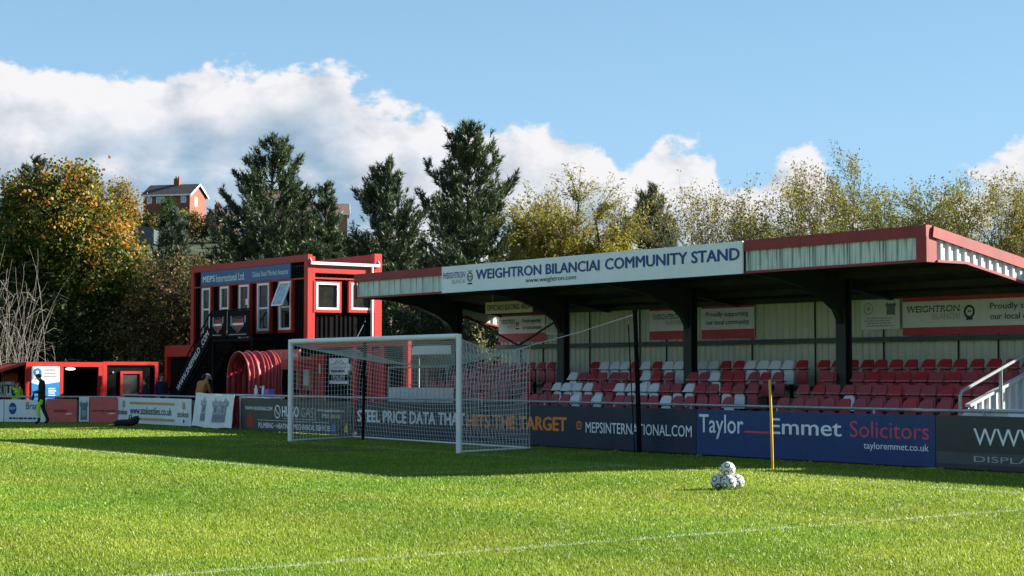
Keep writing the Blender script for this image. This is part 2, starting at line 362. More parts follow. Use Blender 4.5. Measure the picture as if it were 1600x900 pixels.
# painted lines: (points, width)
LINES = [([(-22, 57.2), (-14.66, 50.37), (-10.08, 46.24), (-5.42, 41.91), (-1.11, 35.87), (2.01, 31.01), (4.55, 27.45), (9.4, 20.6)], .10),
         ([(-14.5, 44.6), (-10.62, 39.04), (-6.44, 33.54), (-4.71, 31.0), (-2.53, 27.9), (2.05, 31.0)], .09),
         ([(-10.6, 8.56), (-2.72, 14.39), (6.16, 20.96), (10.4, 24.1)], .10)]
mat('line_paint', (.26, .32, .20), .9, var=.35, scale=9)
for pts, w in LINES:
    mb = MB(); P = [Vector((x, y, .004)) for x, y in pts]
    for a, b in zip(P[:-1], P[1:]):
        d = (b-a).normalized(); n_ = Vector((-d.y, d.x, 0))*w/2
        mb.add([a-n_, b-n_, b+n_, a+n_], [(0,1,2,3)])
    structure('pitch_line', mb, 'line_paint')
def grass():
    ys = np.linspace(11.5, 62, 400); dens = 2300*np.minimum(1, (15.5/ys)**2.0); wid = .66*ys + 3.5
    cum = np.cumsum(dens*wid)*(ys[1]-ys[0]); n = int(cum[-1]); q = rng.random(n)*cum[-1]
    y = np.interp(q, cum, ys); x = (rng.random(n)-.5)*(.66*y+3.5)
    v = (x-BX)*math.sin(TS) + (y-BY)*math.cos(TS)
    lb = (x+13.1)*math.sin(.263) + (y-57.2)*math.cos(.263)
    keep = (v < -.12) & (lb < -.15); x = x[keep]; y = y[keep]; n = len(x)
    h = rng.uniform(.014, .033, n)*(1+.3*smooth_noise(x+90, y+90, .5, 5)); w = rng.uniform(.004, .0075, n)*np.clip(y/16, 1, 3.2)
    az = rng.random(n)*2*PI; lean = rng.uniform(.1, .9, n); la = rng.random(n)*2*PI
    c = np.stack([x, y, np.zeros(n)], 1); ax = np.stack([np.cos(az), np.sin(az), np.zeros(n)], 1)*w[:, None]
    tip = c + np.stack([np.cos(la)*lean*h, np.sin(la)*lean*h, h], 1)
    V = np.stack([c-ax, c+ax, tip], 1).reshape(-1, 3); F = np.arange(3*n).reshape(n, 3)
    t = .55*smooth_noise(x+200, y+200, 3.1, 1) + .45*smooth_noise(x+200, y+200, .9, 2)
    t = np.clip((t-.25)/.5, 0, 1)[:, None]; j = rng.normal(1, .17, n).clip(.45, 1.7)[:, None]
    col = (np.array([.136, .258, .020])*(1-t) + np.array([.250, .318, .034])*t)*j
    dry = rng.random(n) < .03; col[dry] = np.array([.42, .40, .16])*j[dry]
    band = -(x+1.11)*.8146 - (y-35.87)*.58       # metres out from the goal line: faint mowing bands
    col *= (1 + .07*np.tanh(4*np.sin(band*2*PI/5.5 + .4*smooth_noise(x+70, y+70, 2.5, 21))))[:, None]
    along = (x+3.27)*.58 - (y-38.9)*.8146         # worn, thin turf in the goalmouth
    worn = np.exp(-((band-1.6)/1.5)**2 - (along/3.0)**2)*(smooth_noise(x+30, y+30, .7, 31)+.2) > .45
    col[worn & (rng.random(n) < .6)] = np.array([.17, .125, .055]); 
    for pts, wd in LINES:
        for a, b in zip(pts[:-1], pts[1:]):
            a = np.array(a); b = np.array(b); d = b-a; l = np.hypot(*d); d = d/l
            s = (x-a[0])*d[0] + (y-a[1])*d[1]; o = np.abs(-(x-a[0])*d[1] + (y-a[1])*d[0])
            hit = (s > 0) & (s < l) & (o < wd*.5*rng.uniform(.7, 1.25, n)) & (rng.random(n) < .22 + .5*smooth_noise(x+50, y+50, .6, 9))
            col[hit] = np.array([.40, .46, .33])*j[hit]**.5
    me = np_mesh('grass', V, F, np.repeat(col, 3, 0), 'blade')
    o = bpy.data.objects.new('grass', me); C.objects.link(o); o['kind'] = 'stuff'
    o['label'] = 'short mown green grass of the football pitch'
    return o
grass()
lf = MB().add([(0,0,.03),(.05,.02,.045),(.10,.0,.035),(.06,-.05,.05),(.05,.07,.04)], [(0,3,1),(3,2,1),(0,1,4),(1,2,4)])
single('fallen_leaf', lf, 'ink_red', 'small red fallen leaf lying on the grass', 'leaf', (4.76, 21.0, 0), WD)

# ================================================================== GOAL
def make_goal():
    a = Vector((.58, -.8146, 0)); N_ = Vector((-1.11, 35.87, 0)); Fp = N_ - a*7.42
    t = T('football_goal', 'white football goal with white net standing on the goal line', 'goal', (*N_.xy, 0), WD)
    H = 2.44; r = .06
    for p in (N_, Fp):
        po = t.part('post', MB().tube([p, p+Vector((0,0,H+.05))], r, 16), 'white', smooth=False)
        q = p + a*(.10 if p is N_ else -.02) + Vector((.03,-.10,0))
    t.part('crossbar', MB().tube([N_+Vector((0,0,H))-a*.055, Fp+Vector((0,0,H))+a*.055], r, 16), 'white')
    for p, s in ((N_, -1), (Fp, -1)):
        b_ = p + a*s*.085
        t.part('net_bracket', MB().tube([b_+Vector((.03,-.03,1.60)), b_+a*s*.02+Vector((.0,0,1.62)), b_+a*s*.02+Vector((.0,0,2.12)), b_+Vector((.03,-.03,2.14))], .018, 6), 'black')
    NB = Vector((.39, 37.74, 0)); FB = Vector((-4.10, 44.42, 0))
    t.part('ground_bar', MB().tube([N_+Vector((.06,.06,.03)), NB+Vector((0,0,.03)), FB+Vector((0,0,.03)), Fp+Vector((.06,.06,.03))], .022, 6), 'white')
    # the net: four panels of fine strands with a sagging back edge
    mb = MB(); nu, nd, nh = 62, 20, 20
    def top_pt(s, d):            # s 0..1 near->far, d 0..1 bar->back edge
        f = N_.lerp(Fp, s) + Vector((0,0,H-.04)); k = NB.lerp(FB, s) + Vector((0,0,2.28 - .42*math.sin(PI*min(1, s*1.0))**.8))
        p = f.lerp(k, d); p.z -= .14*math.sin(PI*d) + .03*math.sin(9*s+3*d); return p
    def back_pt(s, h):           # h 0 top..1 ground
        tp = top_pt(s, 1); g = NB.lerp(FB, s); p = tp.lerp(g, h)
        o = Vector((.55, .8, 0)); p = p - o*(.28*math.sin(PI*h)*(.6+.4*math.sin(7*s))) + o*.10*math.sin(PI*s)*(h)
        return p
    def side_pt(e, d, h):
        tp = top_pt(e, d); g = (N_ if e == 0 else Fp).lerp(NB if e == 0 else FB, d); p = tp.lerp(g, h)
        p = p + a*(.05*math.sin(PI*h)*math.sin(PI*d)*(1 if e == 0 else -1)); return p
    TH = .0046
    for i in range(nu+1):
        s = i/nu; mb.tube([top_pt(s, d/nd*1.0) for d in range(0, nd+1, 2)], TH, 3, cap=False); mb.tube([back_pt(s, h/nh) for h in range(0, nh+1, 2)], TH, 3, cap=False)
    for j in range(nd+1): mb.tube([top_pt(i/nu, j/nd) for i in range(0, nu+1, 2)], TH if j < nd else .013, 3, cap=False)
    for j in range(1, nh+1): mb.tube([back_pt(i/nu, j/nh) for i in range(0, nu+1, 2)], TH, 3, cap=False)
    for e in (0, 1):
        for i in range(1, nd+1): mb.tube([side_pt(e, i/nd, h/nh) for h in range(0, nh+1, 2)], TH, 3, cap=False)
        for j in range(nh+1): mb.tube([side_pt(e, d/nd, j/nh) for d in range(0, nd+1, 2)], TH if j else .011, 3, cap=False)
    t.part('net', mb, 'net_white')
    # net stay poles behind the goal
    top = Vector((2.55, 35.5, 2.93)); base = Vector((2.66, 35.9, 0))
    p = T('net_pole', 'tall black leaning net pole standing in front of the navy board', 'pole', (2.66, 35.9, 0), WD, 'black net poles behind the goal')
    p.part('pole', MB().tube([base, base.lerp(top, .5)+Vector((.01,0,0)), top], [.055, .05, .045], 10), 'black'); p.part('pole_cap', MB().tube([top, top+Vector((0,0,.05))], .06, 10), 'black')
    p.part('guy_rope', MB().tube([top-Vector((.14,.0,.25)), base+Vector((-.10,-.05,.02))], .012, 5), 'black')
    b2 = Vector((-3.72, 42.85, 0)); p2 = T('net_pole', 'tall black upright net pole beside the grey plumbing board', 'pole', (b2.x, b2.y, 0), WD, 'black net poles behind the goal')
    p2.part('pole', MB().tube([b2, b2+Vector((.04,.05,2.9))], .038, 10), 'black'); p2.part('pole_cap', MB().tube([b2+Vector((.04,.05,2.9)), b2+Vector((.04,.05,2.95))], .06, 10), 'black')
    k = top_pt(0, 1); mb = MB()
    mb.tube([k, k.lerp(top, .5)-Vector((0,0,.05)), top-Vector((0,0,.04))], .007, 4)
    single('net_rope', mb, 'net_white', 'thin pale rope tying the goal net to the leaning black pole', 'rope', (k.x, k.y, k.z), WD)
make_goal()
yp = T('slalom_pole', 'slim orange training pole stuck upright in the grass before the blue board', 'pole', (4.54, 29.98, 0), WD)
yp.part('pole', MB().tube([(4.545, 29.98, 0), (4.53, 29.98, .8), (4.505, 29.98, 1.53)], .024, 10), 'yellow')
yp.part('tip', MB().tube([(4.505, 29.98, 1.53), (4.504, 29.98, 1.56)], [.026, .014], 10), 'yellow')
def ball_mesh():
    bm = bmesh.new(); bmesh.ops.create_icosphere(bm, subdivisions=5, radius=.11)
    t = (1+5**.5)/2; ico = [Vector(p).normalized() for p in [(0,1,t),(0,-1,t),(0,1,-t),(0,-1,-t),(1,t,0),(-1,t,0),(1,-t,0),(-1,-t,0),(t,0,1),(-t,0,1),(t,0,-1),(-t,0,-1)]]
    rot = Matrix.Rotation(.5, 3, 'X') @ Matrix.Rotation(.3, 3, 'Z'); ico = [rot @ q for q in ico]
    for f in bm.faces:
        d = f.calc_center_median().normalized(); an = sorted(math.acos(max(-1, min(1, d.dot(q)))) for q in ico)
        f.material_index = 1 if .24 < an[0] < .40 else (2 if (an[0] > .40 and an[1]-an[0] < .045) else 0); f.smooth = True
    me = bpy.data.meshes.new('ball'); bm.to_mesh(me); bm.free()
    for k in ('ball_white', 'ball_black', 'ball_navy'): me.materials.append(M[k])
    return me
bme = ball_mesh(); bc = Vector((3.10, 24.72, 0))
for (dx, dy, z, lab, rz) in ((-.135, .03, .110, 'white and black football at the bottom of the pile, goal side', .3), (.0, -.12, .110, 'white and black football at the bottom of the pile, on the pitch side', 1.2),
                        (.135, .03, .110, 'white and black football at the bottom of the pile, far side from the goal', 2.0), (.0, -.015, .292, 'white and black football resting on top of three others', 2.9)):
    o = bpy.data.objects.new('football', bme); C.objects.link(o); o.location = (bc.x+dx, bc.y+dy, z); o.rotation_euler = (.4*rz, .2, rz)
    tag(o, lab, 'ball', 'footballs piled on the grass')

# ================================================================== ADVERTISING BOARDS
def board(u0, u1, z0, z1, m_, label, fr=ST, v=0.0, group='advertising boards round the pitch', panel=2.44, th=.02):
    t = T('advertising_board', label, 'board', ((u0+u1)/2, v, 0), fr, group)
    n = max(1, round((u1-u0)/panel)); w = (u1-u0)/n
    for i in range(n): t.part('panel', MB().box(u0+i*w+.002, u0+(i+1)*w-.002, v-.002*(i % 2), v+th, z0, z1), m_)
    fr_ = MB().box(u0, u1, v+th+.002, v+th+.05, z0+.05, z0+.12).box(u0, u1, v+th+.002, v+th+.05, z1-.15, z1-.08)
    for i in range(n+1):
        x = min(max(u0+i*w, u0+.04), u1-.04); fr_.box(x-.03, x+.03, v+th+.052, v+th+.10, 0, z1-.05)
    t.part('frame', fr_, 'galv')
    return t
def deco(t, name, mb, m_): return t.part(name, mb, m_)
Y = -.008
b = board(6.10, 12.2, .03, .94, 'board_char', 'dark grey board reading WWW. and DISPLAY next to the blue solicitors board')
text(b, 'WWW.', 6.92, 8.42, .44, .73, Y, 'ink_white'); text(b, 'DISPLAY  •  PRINT', 6.92, 9.9, .16, .26, Y-.004, 'ink_grey')
deco(b, 'stripe', MB().box(6.12, 12.19, Y, -.003, .11, .31), 'board_char2')
b = board(.01, 6.09, .03, .935, 'board_blue', 'bright blue solicitors board with white and pink lettering')
text(b, 'Taylor', .10, 1.36, .36, .84, Y, 'ink_white', .012); text(b, 'Emmet', 2.10, 3.92, .50, .80, Y, 'ink_white', .012)
text(b, 'Solicitors', 4.13, 5.96, .50, .80, Y, 'ink_pink'); text(b, 'tayloremmet.co.uk', 4.46, 5.95, .26, .42, Y, 'ink_white', .004)
deco(b, 'underscore', MB().box(1.40, 2.06, Y, -.003, .50, .54), 'ink_pink')
b = board(-13.08, .0, .03, .94, 'board_navy', 'dark navy steel price board behind the goal with white and orange lettering')
text(b, 'STEEL PRICE DATA THAT', -13.0, -8.13, .40, .70, Y, 'ink_white', .045); text(b, 'HITS THE TARGET', -8.02, -4.20, .38, .68, Y, 'ink_orange', .045)
g = MB().disc(-3.76, .52, .10, Y, 20, .082).disc(-3.76, .52, .10, Y, 16, .086, .45).box(-3.855, -3.665, Y, Y+.004, .512, .528).box(-3.82, -3.70, Y+.001, Y+.005, .57, .583).box(-3.82, -3.70, Y+.001, Y+.005, .457, .47)
deco(b, 'globe_icon', g, 'ink_orange'); text(b, 'MEPSINTERNATIONAL.COM', -3.52, -.12, .37, .60, Y-.004, 'ink_white', .012)
g = MB()
for r_ in (.16, .24, .32, .40): g.disc(-1.05, .48, r_, -.006, 40, r_-.028)
deco(b, 'ring_emblem', g, 'board_navy2')
b = board(-19.2, -13.12, .03, .93, 'board_char', 'dark grey plumbing and heating board with outlined lettering', v=-.15)
Yb = -.158
text(b, 'WWW.HUGOGAS.COM', -18.95, -17.35, .61, .71, Yb, 'ink_white', .025); text(b, 'HUGO', -16.78, -15.85, .45, .74, Yb, 'ink_white', .03); text(b, 'GAS', -15.72, -15.05, .45, .72, Yb, 'ink_grey', .0)
deco(b, 'ring_icon', MB().disc(-17.05, .58, .19, Yb, 24, .155, .9).beam((-17.14, Yb, .66), (-16.96, Yb, .50), .012, .05, (0,1,0)), 'ink_white')
deco(b, 'underline', MB().box(-16.75, -14.98, Yb, Yb+.004, .385, .405).box(-14.98, -14.95, Yb, Yb+.004, .385, .72), 'ink_grey')
text(b, 'www.hugogas@outlook.com', -14.86, -13.42, .61, .71, Yb, 'ink_white', .015); text(b, '07933 124 142', -14.6, -13.65, .46, .56, Yb, 'ink_white', .015)
deco(b, 'divider', MB().box(-18.2, -14.2, Yb, Yb+.004, .325, .335), 'ink_white'); text(b, 'PLUMBING • HEATING • MECHANICAL SERVICES', -18.15, -14.15, .11, .255, Yb, 'ink_white', .025)
deco(b, 'emblem', MB().prism([(-18.8,.10),(-18.45,.10),(-18.42,.34),(-18.52,.52),(-18.73,.52),(-18.85,.34)], Yb, Yb+.004), 'red_dark')
deco(b, 'water_drop', MB().prism([(-14.05,.10),(-13.88,.10),(-13.86,.24),(-13.96,.36),(-14.07,.24)], Yb, Yb+.004), 'poster_blue')
deco(b, 'flame', MB().prism([(-13.42,.10),(-13.24,.10),(-13.26,.24),(-13.32,.36),(-13.40,.22)], Yb, Yb+.004), 'yellow'); deco(b, 'spanner', MB().beam((-13.76, Yb, .12), (-13.55, Yb, .30), .01, .05, (0,1,0)), 'ink_gold')
# two loose sheets leaning on the rail
def castle(mb, cx, z0, w, h, y):
    return mb.prism([(cx-w*.42,z0),(cx+w*.42,z0),(cx+w*.40,z0+h*.62),(cx+w*.5,z0+h*.66),(cx+w*.5,z0+h*.86),(cx+w*.36,z0+h*.82),(cx+w*.33,z0+h),(cx+w*.27,z0+h*.84),(cx+w*.1,z0+h*.80),(cx,z0+h*.88),(cx-w*.1,z0+h*.80),
                     (cx-w*.27,z0+h*.84),(cx-w*.33,z0+h),(cx-w*.36,z0+h*.82),(cx-w*.5,z0+h*.86),(cx-w*.5,z0+h*.66),(cx-w*.40,z0+h*.62)], y, y+.004)
for k, (u0, u1, zt, dv, lab) in enumerate(((-22.15, -20.35, 1.06, 0.0, 'loose white sheet with a grey crest print tucked behind another sheet'), (-21.1, -19.36, 1.03, -.12, 'loose white sheet with a grey crest print leaning in front of another sheet'))):
    at = ((u0+u1)/2, -.30+dv, 0); t = T('loose_sheet', lab, 'banner', at, ST, 'white sheets leaning on the rail')
    mtx = Matrix.Translation(at) @ Matrix.Rotation(-.14, 4, 'X') @ Matrix.Rotation(.025*(1-2*k), 4, 'Y') @ Matrix.Translation((-at[0], -at[1], 0))
    n = 8; mb = MB(); vs = []; 
    for i in range(n+1):
        for j in range(5):
            vs.append((u0+(u1-u0)*i/n + .015*math.sin(j*2+k), .012*math.sin(i*1.7+j), .05+(zt-.05)*j/4 + .012*math.sin(i*1.3)))
    q = len(vs); vs += [(x, y+.006, z) for x, y, z in vs]
    fs = [(i*5+j, (i+1)*5+j, (i+1)*5+j+1, i*5+j+1) for i in range(n) for j in range(4)]; fs += [tuple(x+q for x in f[::-1]) for f in fs]
    rim = [i*5 for i in range(n+1)] + [n*5+j for j in range(1, 5)] + [i*5+4 for i in range(n-1, -1, -1)] + [j for j in range(3, 0, -1)]
    fs += [(rim[i], rim[(i+1) % len(rim)], rim[(i+1) % len(rim)]+q, rim[i]+q) for i in range(len(rim))]
    mb.add(vs, fs); mb.xf(Matrix.Translation((0, at[1], 0)).inverted() if False else Matrix.Identity(4))
    L2 = Matrix.Translation((0, at[1], 0)); mb.xf(L2); mb.xf(mtx); t.part('sheet', mb, 'board_white')
    c = castle(MB(), (u0+u1)/2+.05, .22, .98, .74, -.03).xf(L2).xf(mtx); t.part('crest_print', c, 'ink_silver')
    c2 = MB().box((u0+u1)/2-.33, (u0+u1)/2+.43, -.036, -.032, .24, .44).box((u0+u1)/2-.25, (u0+u1)/2-.12, -.036, -.032, .50, .70).box((u0+u1)/2+.2, (u0+u1)/2+.33, -.036, -.032, .50, .70).xf(L2).xf(mtx); t.part('crest_detail', c2, 'ink_silver2')
b = board(-28.1, -22.6, .03, .87, 'board_white', 'white tile shop board with two gold bars beside the red boards', v=-.08)
Ys = -.088
text(b, 'www.stokestiles.co.uk', -27.05, -23.95, .33, .57, Ys, 'ink_navy', .018); text(b, 'stokes', -28.0, -27.28, .30, .48, Ys, 'ink_navy', .018); text(b, 'stokes', -23.55, -22.78, .30, .48, Ys, 'ink_navy', .018)
deco(b, 'gold_bar', MB().box(-27.1, -23.75, Ys, Ys+.004, .65, .73), 'ink_gold'); deco(b, 'gold_bar', MB().box(-27.1, -23.75, Ys, Ys+.004, .14, .22), 'ink_gold')
for x in (-27.55, -23.1):
    deco(b, 'tile_logo', MB().box(x-.1, x+.1, Ys, Ys+.004, .54, .76), 'ink_silver'); deco(b, 'tile_square', MB().box(x-.02, x+.08, Ys-.004, Ys, .57, .65), 'ink_orange')
deco(b, 'tree_emblem', MB().disc(-23.1, .17, .06, Ys, 12), 'rail_green')
# corner boards
def lboard(u0, u1, z0, z1, m_, label): return board(u0, u1, z0, z1, m_, label, LF)
b = lboard(-1.07, -.05, .02, .85, 'board_salmon', 'faded red board between the grey crest panel and the white tile board'); deco(b, 'swoosh', MB().prism([(-.42,.30),(-.12,.31),(-.22,.33),(-.05-.02,.345),(-.3,.34)], Y, Y+.004), 'ink_white')
deco(b, 'small_print', blur_lines(MB(), -1.0, -.1, .36, .46, Y, 1, 4), 'red_dark')
b = lboard(-1.48, -1.11, .05, .87, 'board_white', 'narrow white framed panel with a grey crest between two faded red boards')
deco(b, 'crest_print', castle(MB(), -1.295, .10, .30, .70, Y), 'ink_silver2'); deco(b, 'crest_detail', MB().prism([(-1.36,.28),(-1.295,.20),(-1.23,.28),(-1.23,.42),(-1.36,.42)], Y-.004, Y), 'ink_silver')
b = lboard(-2.70, -1.57, .02, .80, 'board_salmon', 'faded red board beside the white board with a blue round logo'); deco(b, 'swoosh', MB().prism([(-2.0,.28),(-1.72,.29),(-1.8,.31),(-1.66,.325),(-1.9,.32)], Y, Y+.004), 'ink_white')
deco(b, 'small_print', blur_lines(MB(), -2.45, -1.8, .32, .48, Y, 1, 5), 'red_dark')
b = lboard(-4.30, -2.73, .02, .77, 'board_white', 'white board with a round blue logo behind the person in black')
deco(b, 'round_logo', MB().disc(-3.98, .47, .20, Y, 24, 0, .72), 'ink_blue'); text(b, 'RSVP', -4.09, -3.87, .43, .52, Y-.004, 'ink_white', .01); text(b, 'Bran', -3.47, -3.02, .44, .68, Y, 'ink_navy')
deco(b, 'small_print', blur_lines(MB(), -4.2, -2.8, .08, .20, Y, 1, 6), 'ink_navy')
b = lboard(-6.6, -4.33, .02, .77, 'board_white', 'plain white board next to the board with a round blue logo')
# rails behind the boards
def rail(name_label, u0, u1, v, z, fr, step=2.4):
    t = T('perimeter_rail', name_label, 'railing', ((u0+u1)/2, v, 0), fr, 'steel rails behind the boards')
    t.part('rail', MB().tube([(u0, v, z), (u1, v, z)], .028, 8), 'galv'); n = int((u1-u0)/step)
    for i in range(n+1): t.part('rail_post', MB().tube([(u0+.1+i*(u1-u0-.2)/n, v, 0), (u0+.1+i*(u1-u0-.2)/n, v, z-.02)], .026, 8), 'galv')
rail('galvanised steel rail behind the long row of boards in front of the stand', -22.4, 12.0, .16, 1.02, ST)
rail('galvanised steel rail behind the white tile board', -28.1, -22.5, .12, .94, ST); rail('galvanised steel rail behind the faded red corner boards', -6.5, -.05, .14, .87, LF)
# ================================================================== STAND
U0, U1, VF = -12.80, 6.12, -.20
zt = lambda v: 4.24 - .18*(v+.2)
TREAD = [.36, .62, .87, 1.13]; VROW = [1.2, 1.95, 2.7, 3.45]
COLS = [-12.46 + 4.642*k for k in range(5)]
def stand():
    t = T('grandstand', 'small covered seating stand with pale ribbed walls and red roof trim', 'stand', (-3.3, 2.2, 0))
    for k in range(4):
        v0 = .70 + .75*k; t.part('terrace_step', MB().box(-12.62, 6.02, v0, v0+.748 if k < 3 else 4.34, 0, TREAD[k]), 'concrete')
        for a, b in ((-8.75, -7.55), (.06, 1.05)):
            t.part('step_edge', MB().box(a, b, v0-.008, v0+.05, TREAD[k]-.05, TREAD[k]+.006), 'yellow_edge')
            if k < 3: t.part('aisle_step', MB().box(a, b, v0+.375, v0+.747, TREAD[k], (TREAD[k]+TREAD[k+1])/2), 'concrete')
    for i, u in enumerate(COLS):
        uc = u + .14*(i == 4); u = u - .22*(i == 4)
        z1 = zt(2.8)-.07; c = MB().box(uc-.13, uc+.13, 2.70, 2.722, .4, z1).box(uc-.13, uc+.13, 2.878, 2.90, .4, z1).box(uc-.012, uc+.012, 2.722, 2.878, .4, z1)
        t.part('column', c, 'steel_dark')
        poly = [(-.12, 3.64), (.8, 3.56), (1.5, 3.42), (2.1, 3.22), (2.5, 2.98), (2.69, 2.68), (2.69, zt(2.69)-.07), (-.12, zt(-.12)-.07)]
        if i == 4: poly = [(-.1, zt(-.1)-.28), (2.69, zt(2.69)-.28), (2.69, zt(2.69)-.07), (-.1, zt(-.1)-.07)]
        poly2 = [(2.91, zt(2.91)-.26), (4.3, zt(4.3)-.22), (4.3, zt(4.3)-.07), (2.91, zt(2.91)-.07)]
        for P in (poly, poly2):
            mb = MB().prism(P, u-.07, u+.07); mb.v = [(y, x, z) for x, y, z in mb.v]; t.part('rafter', mb, 'steel_dark')
        if i < 4:
            un = COLS[i+1]
            for v in (.55, 1.5, 2.3, 3.4, 4.2): t.part('purlin', MB().box(u+.075, un-.075, v-.03, v+.03, zt(v)-.20, zt(v)-.075), 'steel_dark')
    # wind bracing on the wall side of the goal-end bay
    for a, b in (((-12.3, 2.98, 3.22), (-9.96, 2.98, 2.40)), ((-9.90, 2.98, 2.40), (-7.98, 2.98, 3.12))): t.part('wind_brace', MB().beam(a, b, .03, .07, (0,1,0)), 'steel_dark')
    n = 19; w = (U1-U0)/n
    me = MB()
    for k in range(5): me.add([(k*w/5, VF, zt(VF)), ((k+.7)*w/5, VF, zt(VF)), ((k+.7)*w/5, 4.55, zt(4.55)), (k*w/5, 4.55, zt(4.55)), (k*w/5, VF, zt(VF)-.05), ((k+.7)*w/5, VF, zt(VF)-.05), ((k+.7)*w/5, 4.55, zt(4.55)-.05), (k*w/5, 4.55, zt(4.55)-.05)], [(0,1,2,3),(7,6,5,4),(0,4,5,1),(2,6,7,3)])
    me.add([(0, VF, zt(VF)-.062), (w, VF, zt(VF)-.062), (w, 4.55, zt(4.55)-.062), (0, 4.55, zt(4.55)-.062), (0, VF, zt(VF)-.052), (w, VF, zt(VF)-.052), (w, 4.55, zt(4.55)-.052), (0, 4.55, zt(4.55)-.052)], [(0,3,2,1),(4,5,6,7),(0,1,5,4),(2,3,7,6),(1,2,6,5),(3,0,4,7)])
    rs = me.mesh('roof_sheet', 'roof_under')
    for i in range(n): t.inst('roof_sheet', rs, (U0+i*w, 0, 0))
    # rear wall
    ws = MB().ribs(0, .985, 0, 2.33, 0, .197, .028).mesh('wall_sheet', 'wall_clad')
    jm = MB().box(-.011, .011, -.034, -.005, 0, 2.33).mesh('joint_strip', 'steel_dark')
    for i in range(20):
        u = -12.60 + i*.985; t.inst('wall_sheet', ws, (u, 4.37, 1.08))
        if i % 2 == 0 or random.random() < .35: t.inst('joint_strip', jm, (u, 4.36, 1.08))
    t.part('sheeting_rail', MB().box(-12.6, 7.1, 4.19, 4.318, 2.335, 2.44), 'rail_green'); t.part('sheeting_rail', MB().box(-12.6, 7.1, 4.22, 4.318, 3.30, 3.36), 'rail_green')
    t.part('sheeting_rail', MB().box(-12.6, 7.1, 4.25, 4.318, 1.30, 1.38), 'rail_green')
    # front fascia
    def front(u0, u1):
        k = max(1, round((u1-u0)/.9)); s = (u1-u0)/k
        me = MB().ribs(0, s, 0, .40, 0, s/4.5, .022).mesh('fascia_sheet', 'fascia_clad')
        for i in range(k): t.inst('fascia_sheet', me, (u0+i*s, VF, 3.66))
    front(U0+.06, -8.74); front(1.66, U1-.20)
    t.part('soffit_trim', MB().box(U0, -8.74, VF-.035, VF+.03, 3.615, 3.662), 'red_faded'); t.part('soffit_trim', MB().box(1.66, U1, VF-.035, VF+.03, 3.615, 3.662), 'red_faded')
    for a, b in ((U0-.02, -8.74), (1.66, U1+.035)):
        k = round((b-a)/1.5)
        for i in range(k): t.part('roof_trim', MB().box(a+(b-a)*i/k+.003, a+(b-a)*(i+1)/k-.003, VF-.055+.004*(i % 2), VF+.10, 4.055, 4.262), 'red_faded')
    t.part('roof_trim', MB().box(-8.735, 1.655, VF+.02, VF+.10, 4.055, 4.235), 'red_faded')
    t.part('corner_trim', MB().box(U1-.20, U1+.035, VF-.05, VF-.01, 3.612, 4.054), 'red_faded'); t.part('corner_trim', MB().box(U1+.012, U1+.036, VF-.01, VF+.22, 3.612, 4.054), 'red_faded')
    t.part('corner_trim', MB().box(U0-.02, U0+.06, VF-.05, VF-.01, 3.612, 4.054), 'red_faded')
    # raked end fascia (both ends)
    zb = lambda v: 3.62 if v < .8 else 3.62-.18*(v-.8)+.0
    for side in (1, -1):
        v = VF+.2
        while v < 4.3:
            v1 = min(v+.9, 4.5); mb = MB(); xs = []
            x = v
            while x < v1-1e-6:
                for fx, d in ((0,0),(.5,0),(.62,1),(.88,1)):
                    q = x+fx*.22
                    if q < v1-1e-6: xs.append((q, .03*d))
                x += .22
            xs.append((v1, 0)); m_ = len(xs); ub = U1 if side > 0 else U0
            vs = [(ub+side*d, q, zb(q)+.04) for q, d in xs] + [(ub+side*d, q, zt(q)-.14) for q, d in xs]; vs += [(x_-side*.006, y_, z_) for x_, y_, z_ in vs]
            fs = []
            for i in range(m_-1): fs += [(i, i+1, m_+i+1, m_+i), (2*m_+i, 3*m_+i, 3*m_+i+1, 2*m_+i+1), (i, 2*m_+i, 2*m_+i+1, i+1), (m_+i, m_+i+1, 3*m_+i+1, 3*m_+i)]
            mb.add(vs, fs); t.part('end_fascia_sheet', mb, 'end_clad'); v = v1
        ub = U1 if side > 0 else U0; o = .022*side
        t.part('end_trim', MB().beam((ub+o, VF+.102, zt(VF+.1)-.075), (ub+o, 4.56, zt(4.56)-.075), .09, .19), 'red_faded')
        t.part('end_soffit_trim', MB().beam((ub+o, VF+.22, 3.635), (ub+o, .80, 3.635), .075, .045).beam((ub+o, .80, 3.635), (ub+o, 4.5, zb(4.5)+.015), .07, .045), 'red_faded')
    # end wall of the terrace and its handrail
    zr = lambda v: 1.08 + .335*(v-.95)
    v = .95
    while v < 4.2:
        v1 = min(v+.82, 4.32); mb = MB(); xs = []; x = v
        while x < v1-1e-6:
            for fx, d in ((0,0),(.5,0),(.62,1),(.88,1)):
                q = x+fx*.205
                if q < v1-1e-6: xs.append((q, .04*d))
            x += .205
        xs.append((v1, 0)); m_ = len(xs)
        vs = [(6.06+d, q, .3) for q, d in xs] + [(6.06+d, q, zr(q)) for q, d in xs]; vs += [(x_-.006, y_, z_) for x_, y_, z_ in vs]; fs = []
        for i in range(m_-1): fs += [(i, i+1, m_+i+1, m_+i), (2*m_+i, 3*m_+i, 3*m_+i+1, 2*m_+i+1), (m_+i, m_+i+1, 3*m_+i+1, 3*m_+i)]
        mb.add(vs, fs); t.part('end_wall_sheet', mb, 'end_clad'); v = v1
    t.part('end_wall_cap', MB().beam((6.07, .93, zr(.93)+.02), (6.07, 4.33, zr(4.33)+.02), .12, .05), 'end_clad')
    hz = lambda v: 1.34 + .36*(v-.62)
    t.part('hand_rail', MB().tube([(6.16, .60, .5), (6.16, .60, hz(.6)-.06), (6.16, .66, hz(.66)), (6.16, 4.2, hz(4.2))], .03, 8), 'galv')
